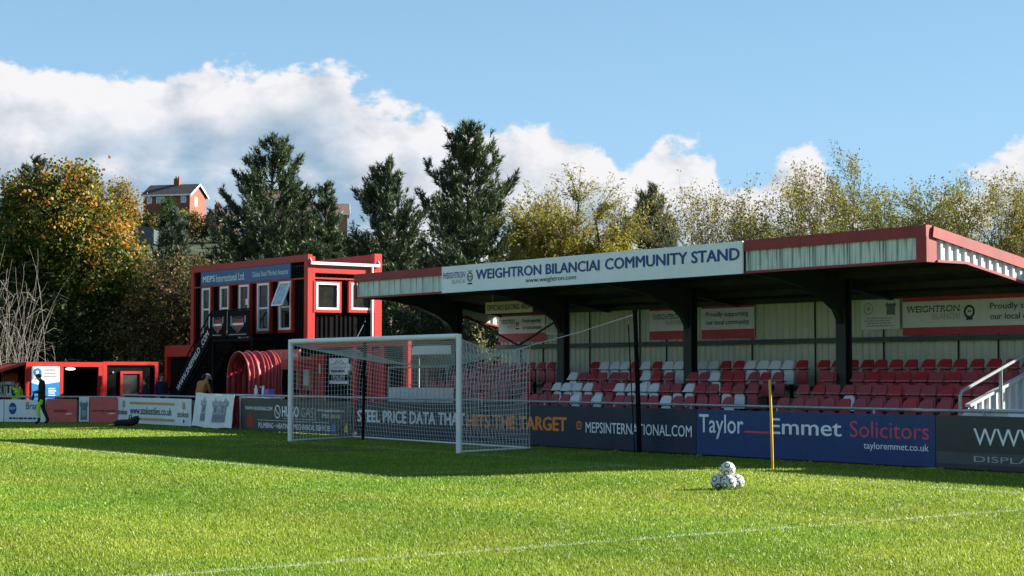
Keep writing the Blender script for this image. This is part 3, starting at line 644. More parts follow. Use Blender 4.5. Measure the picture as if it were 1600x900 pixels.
    for v in (1.75, 2.9, 4.0): t.part('rail_post', MB().tube([(6.16, v, .3), (6.16, v, hz(v))], .032, 8), 'galv')
    # clad apron and rail at the goal end
    me = MB().ribs(0, 1.0, 0, .72, 0, .2, .03).mesh('apron_sheet', 'end_clad')
    for i in range(3): t.inst('apron_sheet', me, (-12.55+i*1.0, .66, .58))
    for u in (-12.5, -11.6, -10.7, -9.8): t.part('rail_post', MB().tube([(u, .64, 1.3), (u, .64, 1.82)], .02, 6), 'galv')
    t.part('hand_rail', MB().tube([(-12.5, .64, 1.82), (-9.6, .64, 1.82)], .022, 6), 'galv')
    return t
stand()
# ---- the fascia sign
def fascia_sign():
    t = T('fascia_sign', 'long white sign with blue capitals along the front of the stand roof', 'sign', (-3.54, -.24, 3.62))
    n = 7; w = (1.64+8.72)/n
    for i in range(n): t.part('sign_panel', MB().box(-8.72+i*w+.002, -8.72+(i+1)*w-.002, -.275, -.238, 3.615, 4.255), 'sign_white')
    y = -.281
    text(t, 'WEIGHTRON BILANCIAI', -7.28, -2.72, 3.89, 4.115, y, 'ink_blue', .034); text(t, 'COMMUNITY STAND', -2.52, 1.56, 3.89, 4.125, y, 'ink_blue', .034)
    text(t, 'www.weightron.com', -5.35, -3.52, 3.70, 3.835, y, 'ink_black', .008)
    text(t, 'WEIGHTRON', -8.66, -7.72, 3.96, 4.10, y, 'ink_blue', .03, shear=.15); text(t, 'BILANCIAI', -8.28, -7.72, 3.82, 3.93, y, 'ink_grey')
    t.part('stripe', MB().box(-8.68, -7.70, y-.004, y-.002, 4.055, 4.065).box(-8.68, -7.70, y-.004, y-.002, 4.015, 4.025).box(-8.68, -7.70, y-.004, y-.002, 3.985, 3.992), 'sign_white')
    t.part('round_emblem', MB().disc(-7.53, 3.96, .115, y, 24, .085, 1.0).disc(-7.57, 3.97, .025, y).disc(-7.49, 3.97, .025, y).box(-7.62, -7.44, y, y+.004, 3.78, 3.82).box(-7.62, -7.44, y, y+.004, 4.09, 4.11).box(-7.59, -7.47, y, y+.004, 3.905, 3.92), 'ink_black')
fascia_sign()
def wall_sign(u0, u1, zb, zw, zm, ztp, kind, label, v=4.285):
    t = T('wall_sign', label, 'sign', ((u0+u1)/2, v, zb), group='sponsor signs on the rear wall')
    y = v-.012
    if kind in ('both', 'logo', 'words'):
        t.part('sign_panel', MB().box(u0, u1, v-.006, v+.012, zb, ztp), 'board_white')
        t.part('red_band', MB().box(u0, u1, v-.010, v-.0065, zb, zw), 'ink_red')
        if ztp > zm: t.part('red_band', MB().box(u0, u1, v-.010, v-.0065, zm, ztp), 'ink_red')
        def logo(a, b):
            h = zm-zw; text(t, 'WEIGHTRON', a, a+(b-a)*.75, zw+h*.58, zw+h*.82, y, 'ink_black', .03, shear=.1); text(t, 'BILANCIAI', a+(b-a)*.36, a+(b-a)*.75, zw+h*.30, zw+h*.52, y, 'ink_grey')
            t.part('stripe', MB().box(a, a+(b-a)*.75, y-.004, y-.002, zw+h*.66, zw+h*.685).box(a, a+(b-a)*.75, y-.004, y-.002, zw+h*.73, zw+h*.75), 'board_white')
            c = a+(b-a)*.88; t.part('round_emblem', MB().disc(c, zw+h*.55, (b-a)*.075, y, 20, (b-a)*.05).disc(c-.02, zw+h*.56, .018, y).disc(c+.03, zw+h*.56, .018, y).box(c-.08, c+.08, y, y+.004, zw+h*.24, zw+h*.32), 'ink_black')
        def words(a, b):
            h = zm-zw; text(t, 'Proudly supporting', a, b-.04, zw+h*.54, zw+h*.84, y, 'ink_navy', .012); text(t, 'our local community', a, b, zw+h*.16, zw+h*.46, y, 'ink_navy', .012)
        if kind == 'both': logo(u0+.12, u0+(u1-u0)*.46); words(u0+(u1-u0)*.53, u0+(u1-u0)*.93)
        elif kind == 'logo': logo(u0+.12, u1+.12)
        else: words(u0+.16, u1-.16)
    else:
        t.part('sign_panel', MB().box(u0, u1, v-.006, v+.012, zb, ztp), 'board_white'); w = u1-u0; h = ztp-zb
        t.part('round_emblem', MB().disc(u0+w*.2, zb+h*.7, h*.2, y, 24, h*.16).disc(u0+w*.2, zb+h*.7, h*.08, y), 'ink_grey'); t.part('crest_print', castle(MB(), u0+w*.78, zb+h*.48, w*.26, h*.45, y), 'ink_silver2')
        t.part('small_print', blur_lines(MB(), u0+w*.1, u1-w*.1, zb+h*.08, zb+h*.42, y, 4, int(u0*10)+99), 'ink_grey')
wall_sign(-13.9+1.35, -10.46, 2.52, 2.75, 3.22, 3.30, 'both', 'red and white sponsor sign behind the goal end of the stand')
wall_sign(-10.42, -9.80, 2.70, 0, 0, 3.26, 'plain', 'small white sign with a round emblem next to the dark column')
wall_sign(-6.25, -4.86, 2.49, 2.70, 3.20, 3.29, 'logo', 'red and white sponsor logo sign in the middle of the rear wall')
wall_sign(-4.38, -2.61, 2.48, 2.70, 3.20, 3.29, 'words', 'red and white sign reading only Proudly supporting our local community')
wall_sign(.62, 1.69, 2.60, 0, 0, 3.24, 'plain', 'white information sign with a grey crest beside the long red sponsor sign')
wall_sign(1.77, 6.0, 2.46, 2.62, 3.16, 3.29, 'both', 'long red and white sponsor sign at the open end of the rear wall')
t = T('hanging_sign', 'cream sign reading OFFICIALS SEATING AREA hanging under the roof', 'sign', (-9.3, 2.2, 3.20))
t.part('sign_panel', MB().box(-10.3, -8.31, 2.19, 2.215, 3.20, 3.50), 'cream'); text(t, 'OFFICIALS SEATING AREA', -10.22, -8.39, 3.28, 3.42, 2.184, 'ink_black', .015)
for u in (-10.0, -8.6): t.part('hanger', MB().tube([(u, 2.205, 3.49), (u, 2.205, zt(2.2)-.09)], .008, 5), 'galv')
# ---- seats
def slab(w0, w1, z0, z1, th, y0, lean, ch=.045):
    P = [(-w0/2, z0), (w0/2, z0), (w1/2, z1-ch), (w1/2-ch, z1), (-w1/2+ch, z1), (-w1/2, z1-ch)]
    mb = MB().prism(P, -th/2, th/2); mb.v = [(x, y0 + y + (z-z0)*lean - .05*(1-(2*x/w0)**2)*0 + .10*(x/w0)**2*-.6, z) for x, y, z in mb.v]; return mb
back = {}; pan = {}
for k in ('seat_red', 'seat_maroon', 'seat_white'):
    lipm = 'seat_white' if k == 'seat_white' else 'seat_lip'
    mb = slab(.345, .295, .662, .820, .028, -.10, .42)
    mb.add(*(lambda q: (q.v, q.f))(MB().box(-.172, .172, -.155, -.085, .632, .660)), 1)
    back[k] = mb.mesh('backrest', [k, lipm])
    mb = slab(.30, .285, .30, .610, .03, -.075, .06); pan[k] = mb.mesh('seat_pan', k)
brk = MB().box(-.03, .03, -.03, .03, 0, .66).box(-.09, .09, -.07, .07, 0, .012).box(-.15, .15, -.05, -.01, .612, .631).mesh('bracket', 'black')
WHITE = {3: [-7.03, -6.62, -6.26, -5.9, -5.47, -4.69, -4.3, -3.49, -3.07, -1.9, -1.49, -1.1, -.7], 2: [-7.01, -4.62, -2.28], 1: [-6.93, -6.49, -6.12, -5.74, -4.59, -4.22, -3.77, -3.41, -2.2], 0: [-5.27, -4.5, -2.15]}
WPAN = {1: [-5.38, -2.63, -1.03, -.64, 2.47], 0: [-.17]}
ROWN = ['front row', 'second row', 'third row', 'back row']
ORD = 'first second third fourth fifth sixth seventh eighth ninth tenth eleventh twelfth thirteenth fourteenth fifteenth sixteenth seventeenth eighteenth nineteenth twentieth'.split()
def seat(u, r, block, k_, aisle):
    white = any(abs(u-q) < .2 for q in WHITE.get(r, [])); wp = any(abs(u-q) < .2 for q in WPAN.get(r, []))
    k = 'seat_white' if white else ('seat_red' if random.random() < (.35, .45, .55, .8)[r] else 'seat_maroon')
    colr = 'white' if white else ('red and white' if wp else 'red')
    lab = f'{colr} folding seat, {ROWN[r]}, {block} block, {ORD[k_]} from the {aisle}'
    e = bpy.data.objects.new('stadium_seat', None); C.objects.link(e); e.location = ST.w(u, VROW[r]-.03, TREAD[r]); e.rotation_euler = (0, 0, -TS + random.uniform(-.04, .04)); e.empty_display_size = .1
    tag(e, lab, 'seat', 'folding seats of the stand')
    for n_, me in (('backrest', back[k]), ('seat_pan', pan['seat_white' if wp else k]), ('bracket', brk)):
        o = bpy.data.objects.new(n_, me); C.objects.link(o); o.parent = e
        if n_ == 'backrest': o.rotation_euler = (random.uniform(-.03, .03), random.uniform(-.02, .02), 0)
for r in range(4):
    clear = lambda u: not (r == 2 and any(abs(u-c) < .24 for c in COLS))
    mid = [u for u in [-.17 - .3895*i - (.06 if r % 2 else 0) for i in range(19)][::-1] if clear(u)]
    st = (1.40, 1.25, 1.22, .40)[r]; right = [u for u in [st + .4025*i for i in range(15)] if u < 5.85 and clear(u)]
    left = [u for u in [-9.0 - .40*i for i in range(10)] if u > -12.5 and not (r == 0 and u < -9.2) and clear(u)]
    for i, u in enumerate(mid): seat(u, r, 'middle', i, 'goal side aisle')
    for i, u in enumerate(right): seat(u, r, 'open end', i, 'aisle')
    for i, u in enumerate(left): seat(u, r, 'goal side', i, 'aisle')
t = T('grit_bin', 'low white plastic bin with a sloping lid behind the dark grey board', 'bin', (6.9, .55, 0))
t.part('body', MB().prism([(6.5,0),(7.4,0),(7.45,.9),(6.45,.9)], .3, .75), 'white'); t.part('lid', MB().prism([(6.42,.902),(7.48,.902),(7.36,1.05),(6.56,1.05)], .27, .78), 'white')
# tall fence added out of view to cast the shade on the right-hand grass
t = T('shadow_fence', 'tall black ribbed fence added out of view to shade the pitch edge', 'fence', (12.3, 3.5, 0))
fs_ = MB().ribs(0, 1.0, 0, 3.1, 0, .2, .03).mesh('shadow_fence_sheet', 'black_clad')
for i in range(10): t.inst('shadow_fence_sheet', fs_, (7.3+i*1.0, 3.45, .02))
for i in range(6): t.part('shadow_fence_post', MB().box(7.3+i*1.98, 7.4+i*1.98, 3.47, 3.57, 0, 3.16), 'steel_dark')
t.part('top_trim', MB().box(7.28, 17.32, 3.40, 3.465, 3.13, 3.21), 'red')
# ================================================================== CLUBHOUSE
VB, UL, UR, VK = 3.35, -29.48, -21.40, 6.05
def ring(mb, x0, x1, z0, z1, w, y0, y1, side=None):      # a rectangular frame in (x, z)
    return mb.box(x0, x1, y0, y1, z1-w, z1).box(x0, x1, y0, y1, z0, z0+w).box(x0, x0+w, y0, y1, z0+w, z1-w).box(x1-w, x1, y0, y1, z0+w, z1-w)
RZ = Matrix.Rotation(PI/2, 4, 'Z')                         # (x, y) -> (-y, x): a face drawn facing -y then faces +u
def clubhouse():
    t = T('clubhouse', 'two storey black clad cabin building with bright red frame', 'building', (-25.4, 4.7, 0))
    t.part('wall', MB().box(UL+.06, UR-.06, VB+.06, VK-.05, 2.62, 5.05).box(UL+.06, -15.7, VB+.08, VK-.05, 0, 2.615), 'black_clad')
    me = MB().ribs(0, 1.0, 0, 2.5, 0, .165, .03).mesh('cladding_sheet', 'black_clad')
    for i in range(8): t.inst('cladding_sheet', me, (UL+.03+i*1.0, VB+.05, 2.70))
    ms = MB().ribs(0, .88, 0, 2.4, 0, .165, .03).mesh('cladding_sheet', 'black_clad')
    for i in range(3): t.inst('cladding_sheet', ms, (UR-.05, VB+.03+i*.88, 2.70), rot=(0, 0, PI/2))
    for i in range(13): t.inst('cladding_sheet', me, (UL+.03+i*1.05, VB+.07, .0)).scale = (1, 1, 2.45/2.5)
    R_ = 'red'
    for u in (UL, UR-.12): t.part('corner_post', MB().box(u-.06, u+.18, VB-.06, VB+.10, 2.45, 5.42), R_)
    t.part('corner_post', MB().box(UR-.14, UR+.06, VK-.28, VK, 2.45, 5.54), R_); t.part('corner_post', MB().box(UR-.06, UR+.062, VB+.10, VB+.20, 2.45, 5.36), R_)
    t.part('parapet', MB().box(UL+.18, UR-.18, VB-.058, VB+.05, 5.20, 5.42), R_); t.part('parapet', MB().box(UL, UR-.14, VK-.08, VK-.002, 5.05, 5.54), R_)
    t.part('side_beam', MB().box(UR-.05, UR+.055, VB+.2, VK-.28, 4.84, 5.06), R_)
    t.part('rain_rail', MB().box(UL+.18, UR-.18, VB-.052, VB-.012, 4.645, 4.69), R_); t.part('rain_rail', MB().box(UR+.002, UR+.05, VB+.2, VK-.28, 4.65, 4.70), R_)
    t.part('roof', MB().add([(UL, VB+.05, 5.22), (UR, VB+.05, 5.10), (UR, VK-.08, 5.10), (UL, VK-.08, 5.30), (UL, VB+.05, 5.06), (UR, VB+.05, 5.05), (UR, VK-.08, 5.05), (UL, VK-.08, 5.06)], [(0,1,2,3),(7,6,5,4),(0,4,5,1),(1,5,6,2),(2,6,7,3),(3,7,4,0)]), 'ink_silver')
    g = t.part('gutter', MB().box(UR+.01, UR+.15, VB+.02, VK-.12, 5.10, 5.19), 'upvc'); 
    for v in (VB+.02, VK-.14): t.part('gutter_end', MB().prism([(VB-VB, 5.19), (.16, 5.19), (.02, 5.36)], v, v+.02).xf(Matrix.Translation((UR, 0, 0))), 'upvc', g)
    t.part('downpipe', MB().tube([(UR+.10, VK-.40, 5.1), (UR+.10, VK-.40, 2.6)], .045, 8), 'upvc')
    t.part('cable_stay', MB().tube([(UR+.06, VK-.62, 3.35), (UR+.10, VK-1.0, 2.75)], .012, 5), 'galv')
    def win(x0, x1, z0, z1, mull, side=False, red=.11, open_top=False, door=False):
        y = VB; X = lambda mb: mb.xf(Matrix.Translation((UR, 0, 0)) @ RZ) if side else mb
        y = 0 if side else VB
        f = t.part('window', X(ring(MB(), x0-red, x1+red, z0-red, z1+red*.6, red, y-.075, y+.03)), 'red')
        t.part('window_frame', X(ring(MB(), x0-.02, x1+.02, z0-.02, z1+.02, .068, y-.08, y+.03)), 'upvc', f)
        if mull: t.part('transom', X(MB().box(x0+.055, x1-.055, y-.05, y+.03, mull-.03, mull+.03)), 'upvc', f)
        if open_top:
            p = [(x0+.02, z1), (x1-.02, z1), (x1-.02, mull), (x0+.02, mull)]
            mb = MB().add([(x0+.02, y-.06, z1-.02), (x1-.02, y-.06, z1-.02), (x1-.02, y-.36, mull+.04), (x0+.02, y-.36, mull+.04), (x0+.02, y-.03, z1-.02), (x1-.02, y-.03, z1-.02), (x1-.02, y-.33, mull+.05), (x0+.02, y-.33, mull+.05)], [(0,1,2,3),(7,6,5,4),(0,4,5,1),(1,5,6,2),(2,6,7,3),(3,7,4,0)])
            t.part('open_sash', mb, 'glass_sky', f)
            sf = MB()
            for a, b in (((x0+.03, y-.065, z1-.02), (x0+.03, y-.365, mull+.04)), ((x1-.03, y-.065, z1-.02), (x1-.03, y-.365, mull+.04)), ((x0+.03, y-.37, mull+.05), (x1-.03, y-.37, mull+.05)), ((x0+.03, y-.07, z1-.03), (x1-.03, y-.07, z1-.03))): sf.beam(a, b, .05, .05)
            t.part('sash_frame', sf, 'upvc', f); t.part('pane', X(MB().box(x0+.055, x1-.055, y-.03, y-.02, z0+.055, z1-.055)), 'glass', f)
        elif mull:
            t.part('pane', X(MB().box(x0+.055, x1-.055, y-.03, y-.02, z0+.055, mull-.03)), 'glass', f); t.part('pane', X(MB().box(x0+.055, x1-.055, y-.03, y-.02, mull+.03, z1-.055)), 'glass', f)
        else: t.part('pane', X(MB().box(x0+.055, x1-.055, y-.03, y-.02, z0+.055, z1-.055)), 'glass', f)
    win(-28.62, -28.05, 3.06, 4.60, 3.88); win(-27.25, -26.68, 3.06, 4.60, 3.88); win(-24.60, -23.86, 3.08, 4.60, 3.80); win(-23.14, -22.42, 3.08, 4.60, 3.80, open_top=True)
    win(-25.88, -25.24, 2.80, 4.60, None)          # the glazed door at the landing
    t.part('door_notice', MB().box(-25.50, -25.34, VB-.045, VB-.04, 3.95, 4.15), 'white')
    win(VB+.26, VB+1.06, 3.70, 4.52, None, True); win(VB+1.55, VB+2.36, 3.72, 4.54, None, True)
    # ground floor front
    t.part('lintel', MB().box(UR-.3, -15.6, VB-.06, VB+.06, 2.46, 2.72), R_); t.part('lintel', MB().box(-31.6, UL, VB-.06, VB+.16, 2.26, 2.66), R_)
    t.part('end_post', MB().box(-31.6, -31.42, VB-.05, VB+.1, 0, 2.255), R_); t.part('interior_shade_panel', MB().box(-31.4, UL, VB+.1, VB+.16, 0, 2.255), 'black_clad')  # black panel stands for the unlit inside under the left lintel
    for u in (-18.55, -17.70, -17.02, -15.75): t.part('door_post', MB().box(u-.13, u+.13, VB-.05, VB+.06, 0, 2.455), R_)
    t.part('door', MB().box(-17.55, -17.17, VB-.02, VB+.03, 0, 2.4), 'red_dark'); t.part('door', MB().box(-21.15, -20.32, VB-.06, VB-.005, 0, 2.25), R_)
    t.part('door_notice', MB().box(-20.62, -20.52, VB-.075, VB-.065, 1.65, 1.95), 'white')
    t.part('wall_lamp', MB().box(-18.82, -18.72, VB-.12, VB+.02, 1.75, 1.95), 'upvc')
    t.part('serving_hatch', MB().box(-22.4, -21.4, VB-.05, VB-.0, 0, 2.0), 'red')
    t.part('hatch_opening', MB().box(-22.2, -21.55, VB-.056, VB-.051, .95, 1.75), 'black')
    pl = t.part('poster', MB().box(-21.95, -20.95, VB-.12, VB-.065, 1.15, 2.18), 'poster_tan'); t.part('poster_sheet', MB().box(-21.70, -21.15, VB-.126, VB-.121, 1.28, 2.0), 'white', pl)
    return t
clubhouse()
t = T('name_sign', 'blue company sign with white lettering across the top of the red framed building', 'sign', (-25.6, VB-.02, 4.72))
t.part('sign_panel', MB().box(-28.78, -22.47, VB-.05, VB-.008, 4.70, 5.19), 'sign_blue'); y = VB-.056
text(t, 'MEPS', -28.62, -27.72, 4.83, 5.04, y, 'ink_white', .03); text(t, 'International Ltd.', -27.62, -25.55, 4.80, 5.05, y, 'ink_white', .014); text(t, 'Global Steel Market Analysts', -25.0, -22.62, 4.80, 5.03, y, 'ink_white')
t = T('toilets_sign', 'black and white sign reading TOILETS on the dark ground floor wall', 'sign', (-19.4, VB-.01, 1.36))
t.part('sign_panel', MB().box(-20.02, -18.92, VB-.045, VB-.01, 1.62, 2.13), 'board_white'); y = VB-.052
t.part('sign_strip', MB().box(-20.02, -18.92, VB-.045, VB-.01, 1.34, 1.44), 'board_white'); text(t, 'TOILETS', -19.82, -19.12, 1.47, 1.59, y, 'ink_white', .015)
t.part('backing', MB().box(-20.04, -18.90, VB-.044, VB-.012, 1.441, 1.619), 'black')
text(t, 'CENTURY', -19.9, -19.04, 1.80, 1.89, y, 'ink_grey'); t.part('name_bar', blur_lines(MB(), -19.94, -19.0, 1.66, 1.80, y, 1, 3), 'ink_navy')
t.part('roof_motif', MB().beam((-19.75, y, 1.96), (-19.58, y, 2.06), .004, .016, (0,1,0)).beam((-19.58, y, 2.06), (-19.46, y, 1.98), .004, .016, (0,1,0)).beam((-19.46, y, 1.98), (-19.33, y, 2.07), .004, .016, (0,1,0)).beam((-19.33, y, 2.07), (-19.15, y, 1.96), .004, .016, (0,1,0)).box(-19.92, -19.02, y-.002, y+.002, 1.945, 1.955), 'ink_black')
t = T('tea_bar_sign', 'faded red box sign on posts beside the concertina tunnel', 'sign', (-21.3, 2.5, 0))
t.part('sign_panel', MB().box(-22.29, -20.40, 2.46, 2.52, 2.08, 2.40), 'board_salmon'); t.part('sign_box', MB().box(-22.29, -20.40, 2.44, 2.9, 1.78, 2.075), 'red')
text(t, 'Tea', -21.0, -20.5, 2.16, 2.32, 2.454, 'ink_white'); t.part('round_logo', MB().disc(-21.55, 2.24, .08, 2.454, 16, .05), 'ink_orange')
for u in (-22.2, -20.5): t.part('sign_post', MB().box(u-.05, u+.05, 2.53, 2.63, 0, 1.775), 'red_dark')
# ---- the stair up to the landing
def stair():
    t = T('metal_staircase', 'black metal stair with lettered side banner leading to the upper landing', 'staircase', (-26, 2.7, 0))
    v0, v1 = 2.30, 3.20
    for v in (v0+.03, v1-.03): t.part('stringer', MB().beam((-29.3, v, .0), (-26.0, v, 2.80), .05, .24), 'black')
    me = MB().box(-.14, .14, v0+.06-2.7, v1-.06-2.7, -.02, .02).mesh('tread', 'steel_dark')
    for i in range(13): t.inst('tread', me, (-29.12+i*.245, 2.7, .16+i*.212))
    t.part('landing', MB().box(-26.0, -23.1, v0, v1+.05, 2.70, 2.80), 'black')
    for u in (-25.9, -23.2):
        for v in (v0+.06, v1-.02): t.part('landing_post', MB().box(u-.05, u+.05, v-.05, v+.05, 0, 2.699), 'black')
    t.part('hand_rail', MB().tube([(-29.3, v0-.0, .98), (-26.0, v0-.0, 3.72), (-23.1, v0-.0, 3.74)], .025, 6), 'black')
    for i in range(6): t.part('baluster', MB().tube([(-29.1+i*.6, v0+.02, .25+i*.51), (-29.1+i*.6, v0+.02, 1.15+i*.5)], .015, 5), 'black')
    ang = math.atan2(2.78, 3.3); L_ = 3.55
    mt = Matrix.Translation((-28.55, v0-.045, .62)) @ Matrix.Rotation(-ang, 4, 'Y')
    bn = t.part('banner', MB().box(0, L_, -.008, .008, 0, .50).xf(mt), 'black')
    text(t, 'WWW.SHEFFIELD', .45, 2.60, .15, .36, -.014, 'ink_white', .015, bn, mtx=mt); text(t, '.COM', 2.78, 3.42, .15, .36, -.014, 'ink_white', .015, bn, mtx=mt)
    for (a, b) in ((-25.95, -24.85), (-24.75, -23.25)):
        p = t.part('landing_banner', MB().box(a, b, v0-.05, v0-.03, 2.84, 3.70), 'black'); c = (a+b)/2; w = (b-a)*.23; y = v0-.058
        sh = MB()
        Q = [(c-w, 3.46), (c-w*.4, 3.50), (c, 3.47), (c+w*.4, 3.50), (c+w, 3.46), (c+w, 3.16), (c, 2.98), (c-w, 3.16)]
        for q, r_ in zip(Q, Q[1:]+Q[:1]): sh.beam((q[0], y, q[1]), (r_[0], y, r_[1]), .006, .03, (0,1,0))
        t.part('shield_outline', sh, 'ink_silver', p); t.part('shield', MB().prism([(c-w*.9,3.44),(c+w*.9,3.44),(c+w*.9,3.18),(c,3.01),(c-w*.9,3.18)], y+.002, y+.006), 'red_dark', p)
        t.part('ribbon', MB().box(c-w*1.15, c+w*1.15, y-.006, y-.002, 3.22, 3.29), 'ink_white', p); t.part('supporter', MB().box(c-w*1.5, c-w*1.25, y, y+.004, 3.2, 3.52).box(c+w*1.25, c+w*1.5, y, y+.004, 3.3, 3.52), 'ink_silver', p)
        t.part('strapline', blur_lines(MB(), a+.12, b-.12, 2.89, 2.95, y, 1, int(c*7) % 50), 'ink_grey', p)
stair()
# ---- the folded players' tunnel
TF = Frame(-7.84, 52.5, .62)
def tunnel():
    t = T('players_tunnel', 'red fabric concertina tunnel folded up on its hoops', 'tunnel', (0, 0, 0), TF)
    us = [-.60, -.44, -.27, -.08, .06, .18, .29, .39, .48]; n = 18
    def arch(u, k, sc=1.0):
        out = []
        for i in range(n+1):
            a = PI*i/n; w = .74*sc; out.append((u + (.05*math.sin(k*2.3)+.10*k/8)*math.sin(a) , -math.cos(a)*w, 1.50 + math.sin(a)*(.82-.03*math.sin(k*1.9))*sc))
        return [(out[0][0], out[0][1], .02)] + out + [(out[-1][0], out[-1][1], .02)]
    for k, u in enumerate(us): t.part('hoop', MB().tube(arch(u, k), .022, 6), 'hoop')
    for k in range(len(us)-1):
        rows = []
        for j in range(5):
            f = j/4; A0 = arch(us[k], k, 1-.06*math.sin(PI*f)); A1 = arch(us[k+1], k+1, 1-.06*math.sin(PI*f))
            rows.append([(A0[i][0]*(1-f)+A1[i][0]*f, A0[i][1]*(1-f)+A1[i][1]*f + .02*math.sin(i*2.1+k*3), A0[i][2]*(1-f)+A1[i][2]*f - (.02*math.sin(PI*f) if 0 < i < len(A0)-1 else 0)) for i in range(len(A0))])
        m_ = len(rows[0]); vs = [p for r_ in rows for p in r_]
        t.part('fabric_fold', MB().add(vs, [(j*m_+i, j*m_+i+1, (j+1)*m_+i+1, (j+1)*m_+i) for j in range(4) for i in range(m_-1)]), 'tunnel', smooth=True)
tunnel()
# ---- red framed shelters in the corner
KF = Frame(-10.98, 60.79, .6435)
def kiosk():
    t = T('corner_kiosk', 'red framed open kiosk with a sloping side roof behind the corner boards', 'kiosk', (-3.9, 4.0, 0), KF)
    f = 3.0
    for a, b in ((-5.31, -5.13), (-4.06, -3.94), (-2.62, -2.46)): t.part('front_post', MB().box(a, b, f-.05, f+.06, 0, 1.885), 'red')
    t.part('front_beam', MB().box(-5.31, -2.46, f-.06, f+.08, 1.887, 2.06), 'red'); t.part('roof', MB().box(-5.25, -2.48, f+.085, 5.4, 1.95, 2.03), 'black_clad')
    t.part('side_roof', MB().beam((-5.32, f, 2.02), (-6.15, f+.6, 1.70), .10, .10), 'red'); t.part('side_roof_sheet', MB().add([(-5.33,f+.05,2.0),(-6.2,f+.4,1.68),(-6.2,5.4,1.68),(-5.33,5.4,2.0),(-5.33,f+.05,1.96),(-6.2,f+.4,1.64),(-6.2,5.4,1.64),(-5.33,5.4,1.96)], [(0,1,2,3),(7,6,5,4),(0,4,5,1),(1,5,6,2),(2,6,7,3),(3,7,4,0)]), 'red_dark')
    t.part('back_wall', MB().box(-6.2, -2.48, 5.32, 5.40, 0, 1.94), 'black_clad'); t.part('side_wall', MB().box(-2.55, -2.48, f+.07, 5.3, 0, 1.93), 'black_clad'); t.part('counter', MB().box(-3.93, -2.63, f, f+.4, .72, .80), 'black_clad')
    t2 = T('kiosk_poster', 'white and blue poster with a round blue logo on the kiosk front', 'poster', (-4.6, f-.06, .7), KF)
    t2.part('sheet', MB().box(-5.11, -4.09, f-.075, f-.052, .70, 1.90), 'board_white'); y = f-.08
    t2.part('blue_half', MB().prism([(-5.11,.70),(-4.09,.70),(-4.09,1.36),(-4.5,1.30),(-4.8,1.24),(-5.11,1.33)], y-.001, y+.003), 'poster_blue')
    t2.part('round_logo', MB().disc(-4.90, 1.70, .15, y, 20, .06).prism([(-4.88,1.54),(-4.74,1.52),(-4.75,1.66)], y, y+.004), 'poster_blue'); t2.part('small_print', blur_lines(MB(), -4.66, -4.14, 1.50, 1.84, y, 3, 12), 'ink_grey'); t2.part('small_print', blur_lines(MB(), -4.52, -4.2, .84, 1.16, y-.004, 4, 13), 'ink_white')
    ml = mat('lamp_glow', (.9, .85, .6), .4, var=0); bs = ml.node_tree.nodes['Principled BSDF']; bs.inputs['Emission Color'].default_value = (1, .88, .55, 1); bs.inputs['Emission Strength'].default_value = .8
    l = T('bulkhead_lamp', 'small lit oval lamp under the kiosk roof', 'lamp', (-3.55, f+.3, 1.93), KF); l.part('lens', MB().disc(-3.55, 1.82, .05, f+.25, 16, 0, 3.6, .05), 'lamp_glow'); l.part('base', MB().box(-3.72, -3.38, f+.30, f+.34, 1.78, 1.95), 'black')
    k = T('corner_cabin', 'black cabin with red frame and red door surround beside the open kiosk', 'cabin', (-1.4, 4.0, 0), KF)
    k.part('wall', MB().box(-2.42, -.36, f+.02, 5.3, 0, 2.0), 'black_clad')
    k.part('front_frame', MB().box(-2.45, -.30, f-.05, f+.018, 1.955, 2.08).box(-2.45, -2.30, f-.05, f+.018, 0, 1.953).box(-.43, -.30, f-.05, f+.018, 0, 1.953), 'red')
    k.part('door_frame', MB().box(-1.78, -.92, f-.04, f+.018, 1.64, 1.74).box(-1.78, -1.68, f-.04, f+.018, 0, 1.638).box(-1.02, -.92, f-.04, f+.018, 0, 1.638), 'red')
    k.part('door', MB().box(-1.675, -1.025, f+.0, f+.017, 0, 1.635), 'steel_dark'); k.part('door_rail', MB().box(-1.6, -1.1, f-.012, f-.001, .85, .93), 'red_dark'); k.part('wall_lamp', MB().disc(-2.05, 1.70, .035, f-.02, 12, t=.04), 'galv')
    e = T('exit_sign', 'white sign reading EXIT on a dark red hut', 'sign', (-6.4, 3.1, 0), LF)
    e.part('sign_panel', MB().box(-7.1, -5.72, 3.08, 3.11, .86, 1.36), 'board_white'); text(e, 'EXIT', -6.95, -5.88, .95, 1.25, 3.074, 'ink_navy', .02); e.part('hut_wall', MB().box(-7.3, -5.68, 3.12, 3.16, 0, 1.66), 'red_dark'); e.part('hut_roof', MB().box(-7.4, -5.45, 2.9, 4.2, 1.665, 1.72), 'black')
kiosk()
t = T('kit_bag', 'black kit bag lying on the grass in front of the white tile board', 'bag', (-12.2, 53.9, 0), WD)
bg_ = MB(); pr = [(-.34,.05,.04),(-.22,.10,.09),(-.05,.11,.11),(.12,.11,.11),(.26,.12,.12),(.38,.13,.20),(.46,.12,.22),(.50,.04,.20)]
bg_.tube([(-12.2+x, 53.9, z) for x, r_, z in pr], [r_ for x, r_, z in pr], 10); t.part('body', bg_, 'cloth_black', smooth=True)
t.part('handle', MB().tube([(-12.02, 53.85, .2), (-12.0, 53.85, .36), (-11.95, 53.85, .36), (-11.93, 53.85, .2)], .018, 6), 'cloth_black'); t.part('strap', MB().tube([(-12.66, 53.85, .03), (-12.5, 53.85, .06), (-12.36, 53.85, .08)], .03, 6), 'yellow_edge')
t = T('drinks_table', 'folding table carrying bottles behind the loose sheets', 'table', (-19.6, .75, 0))
t.part('table_top', MB().box(-20.5, -18.7, .5, 1.0, .93, .97), 'white')
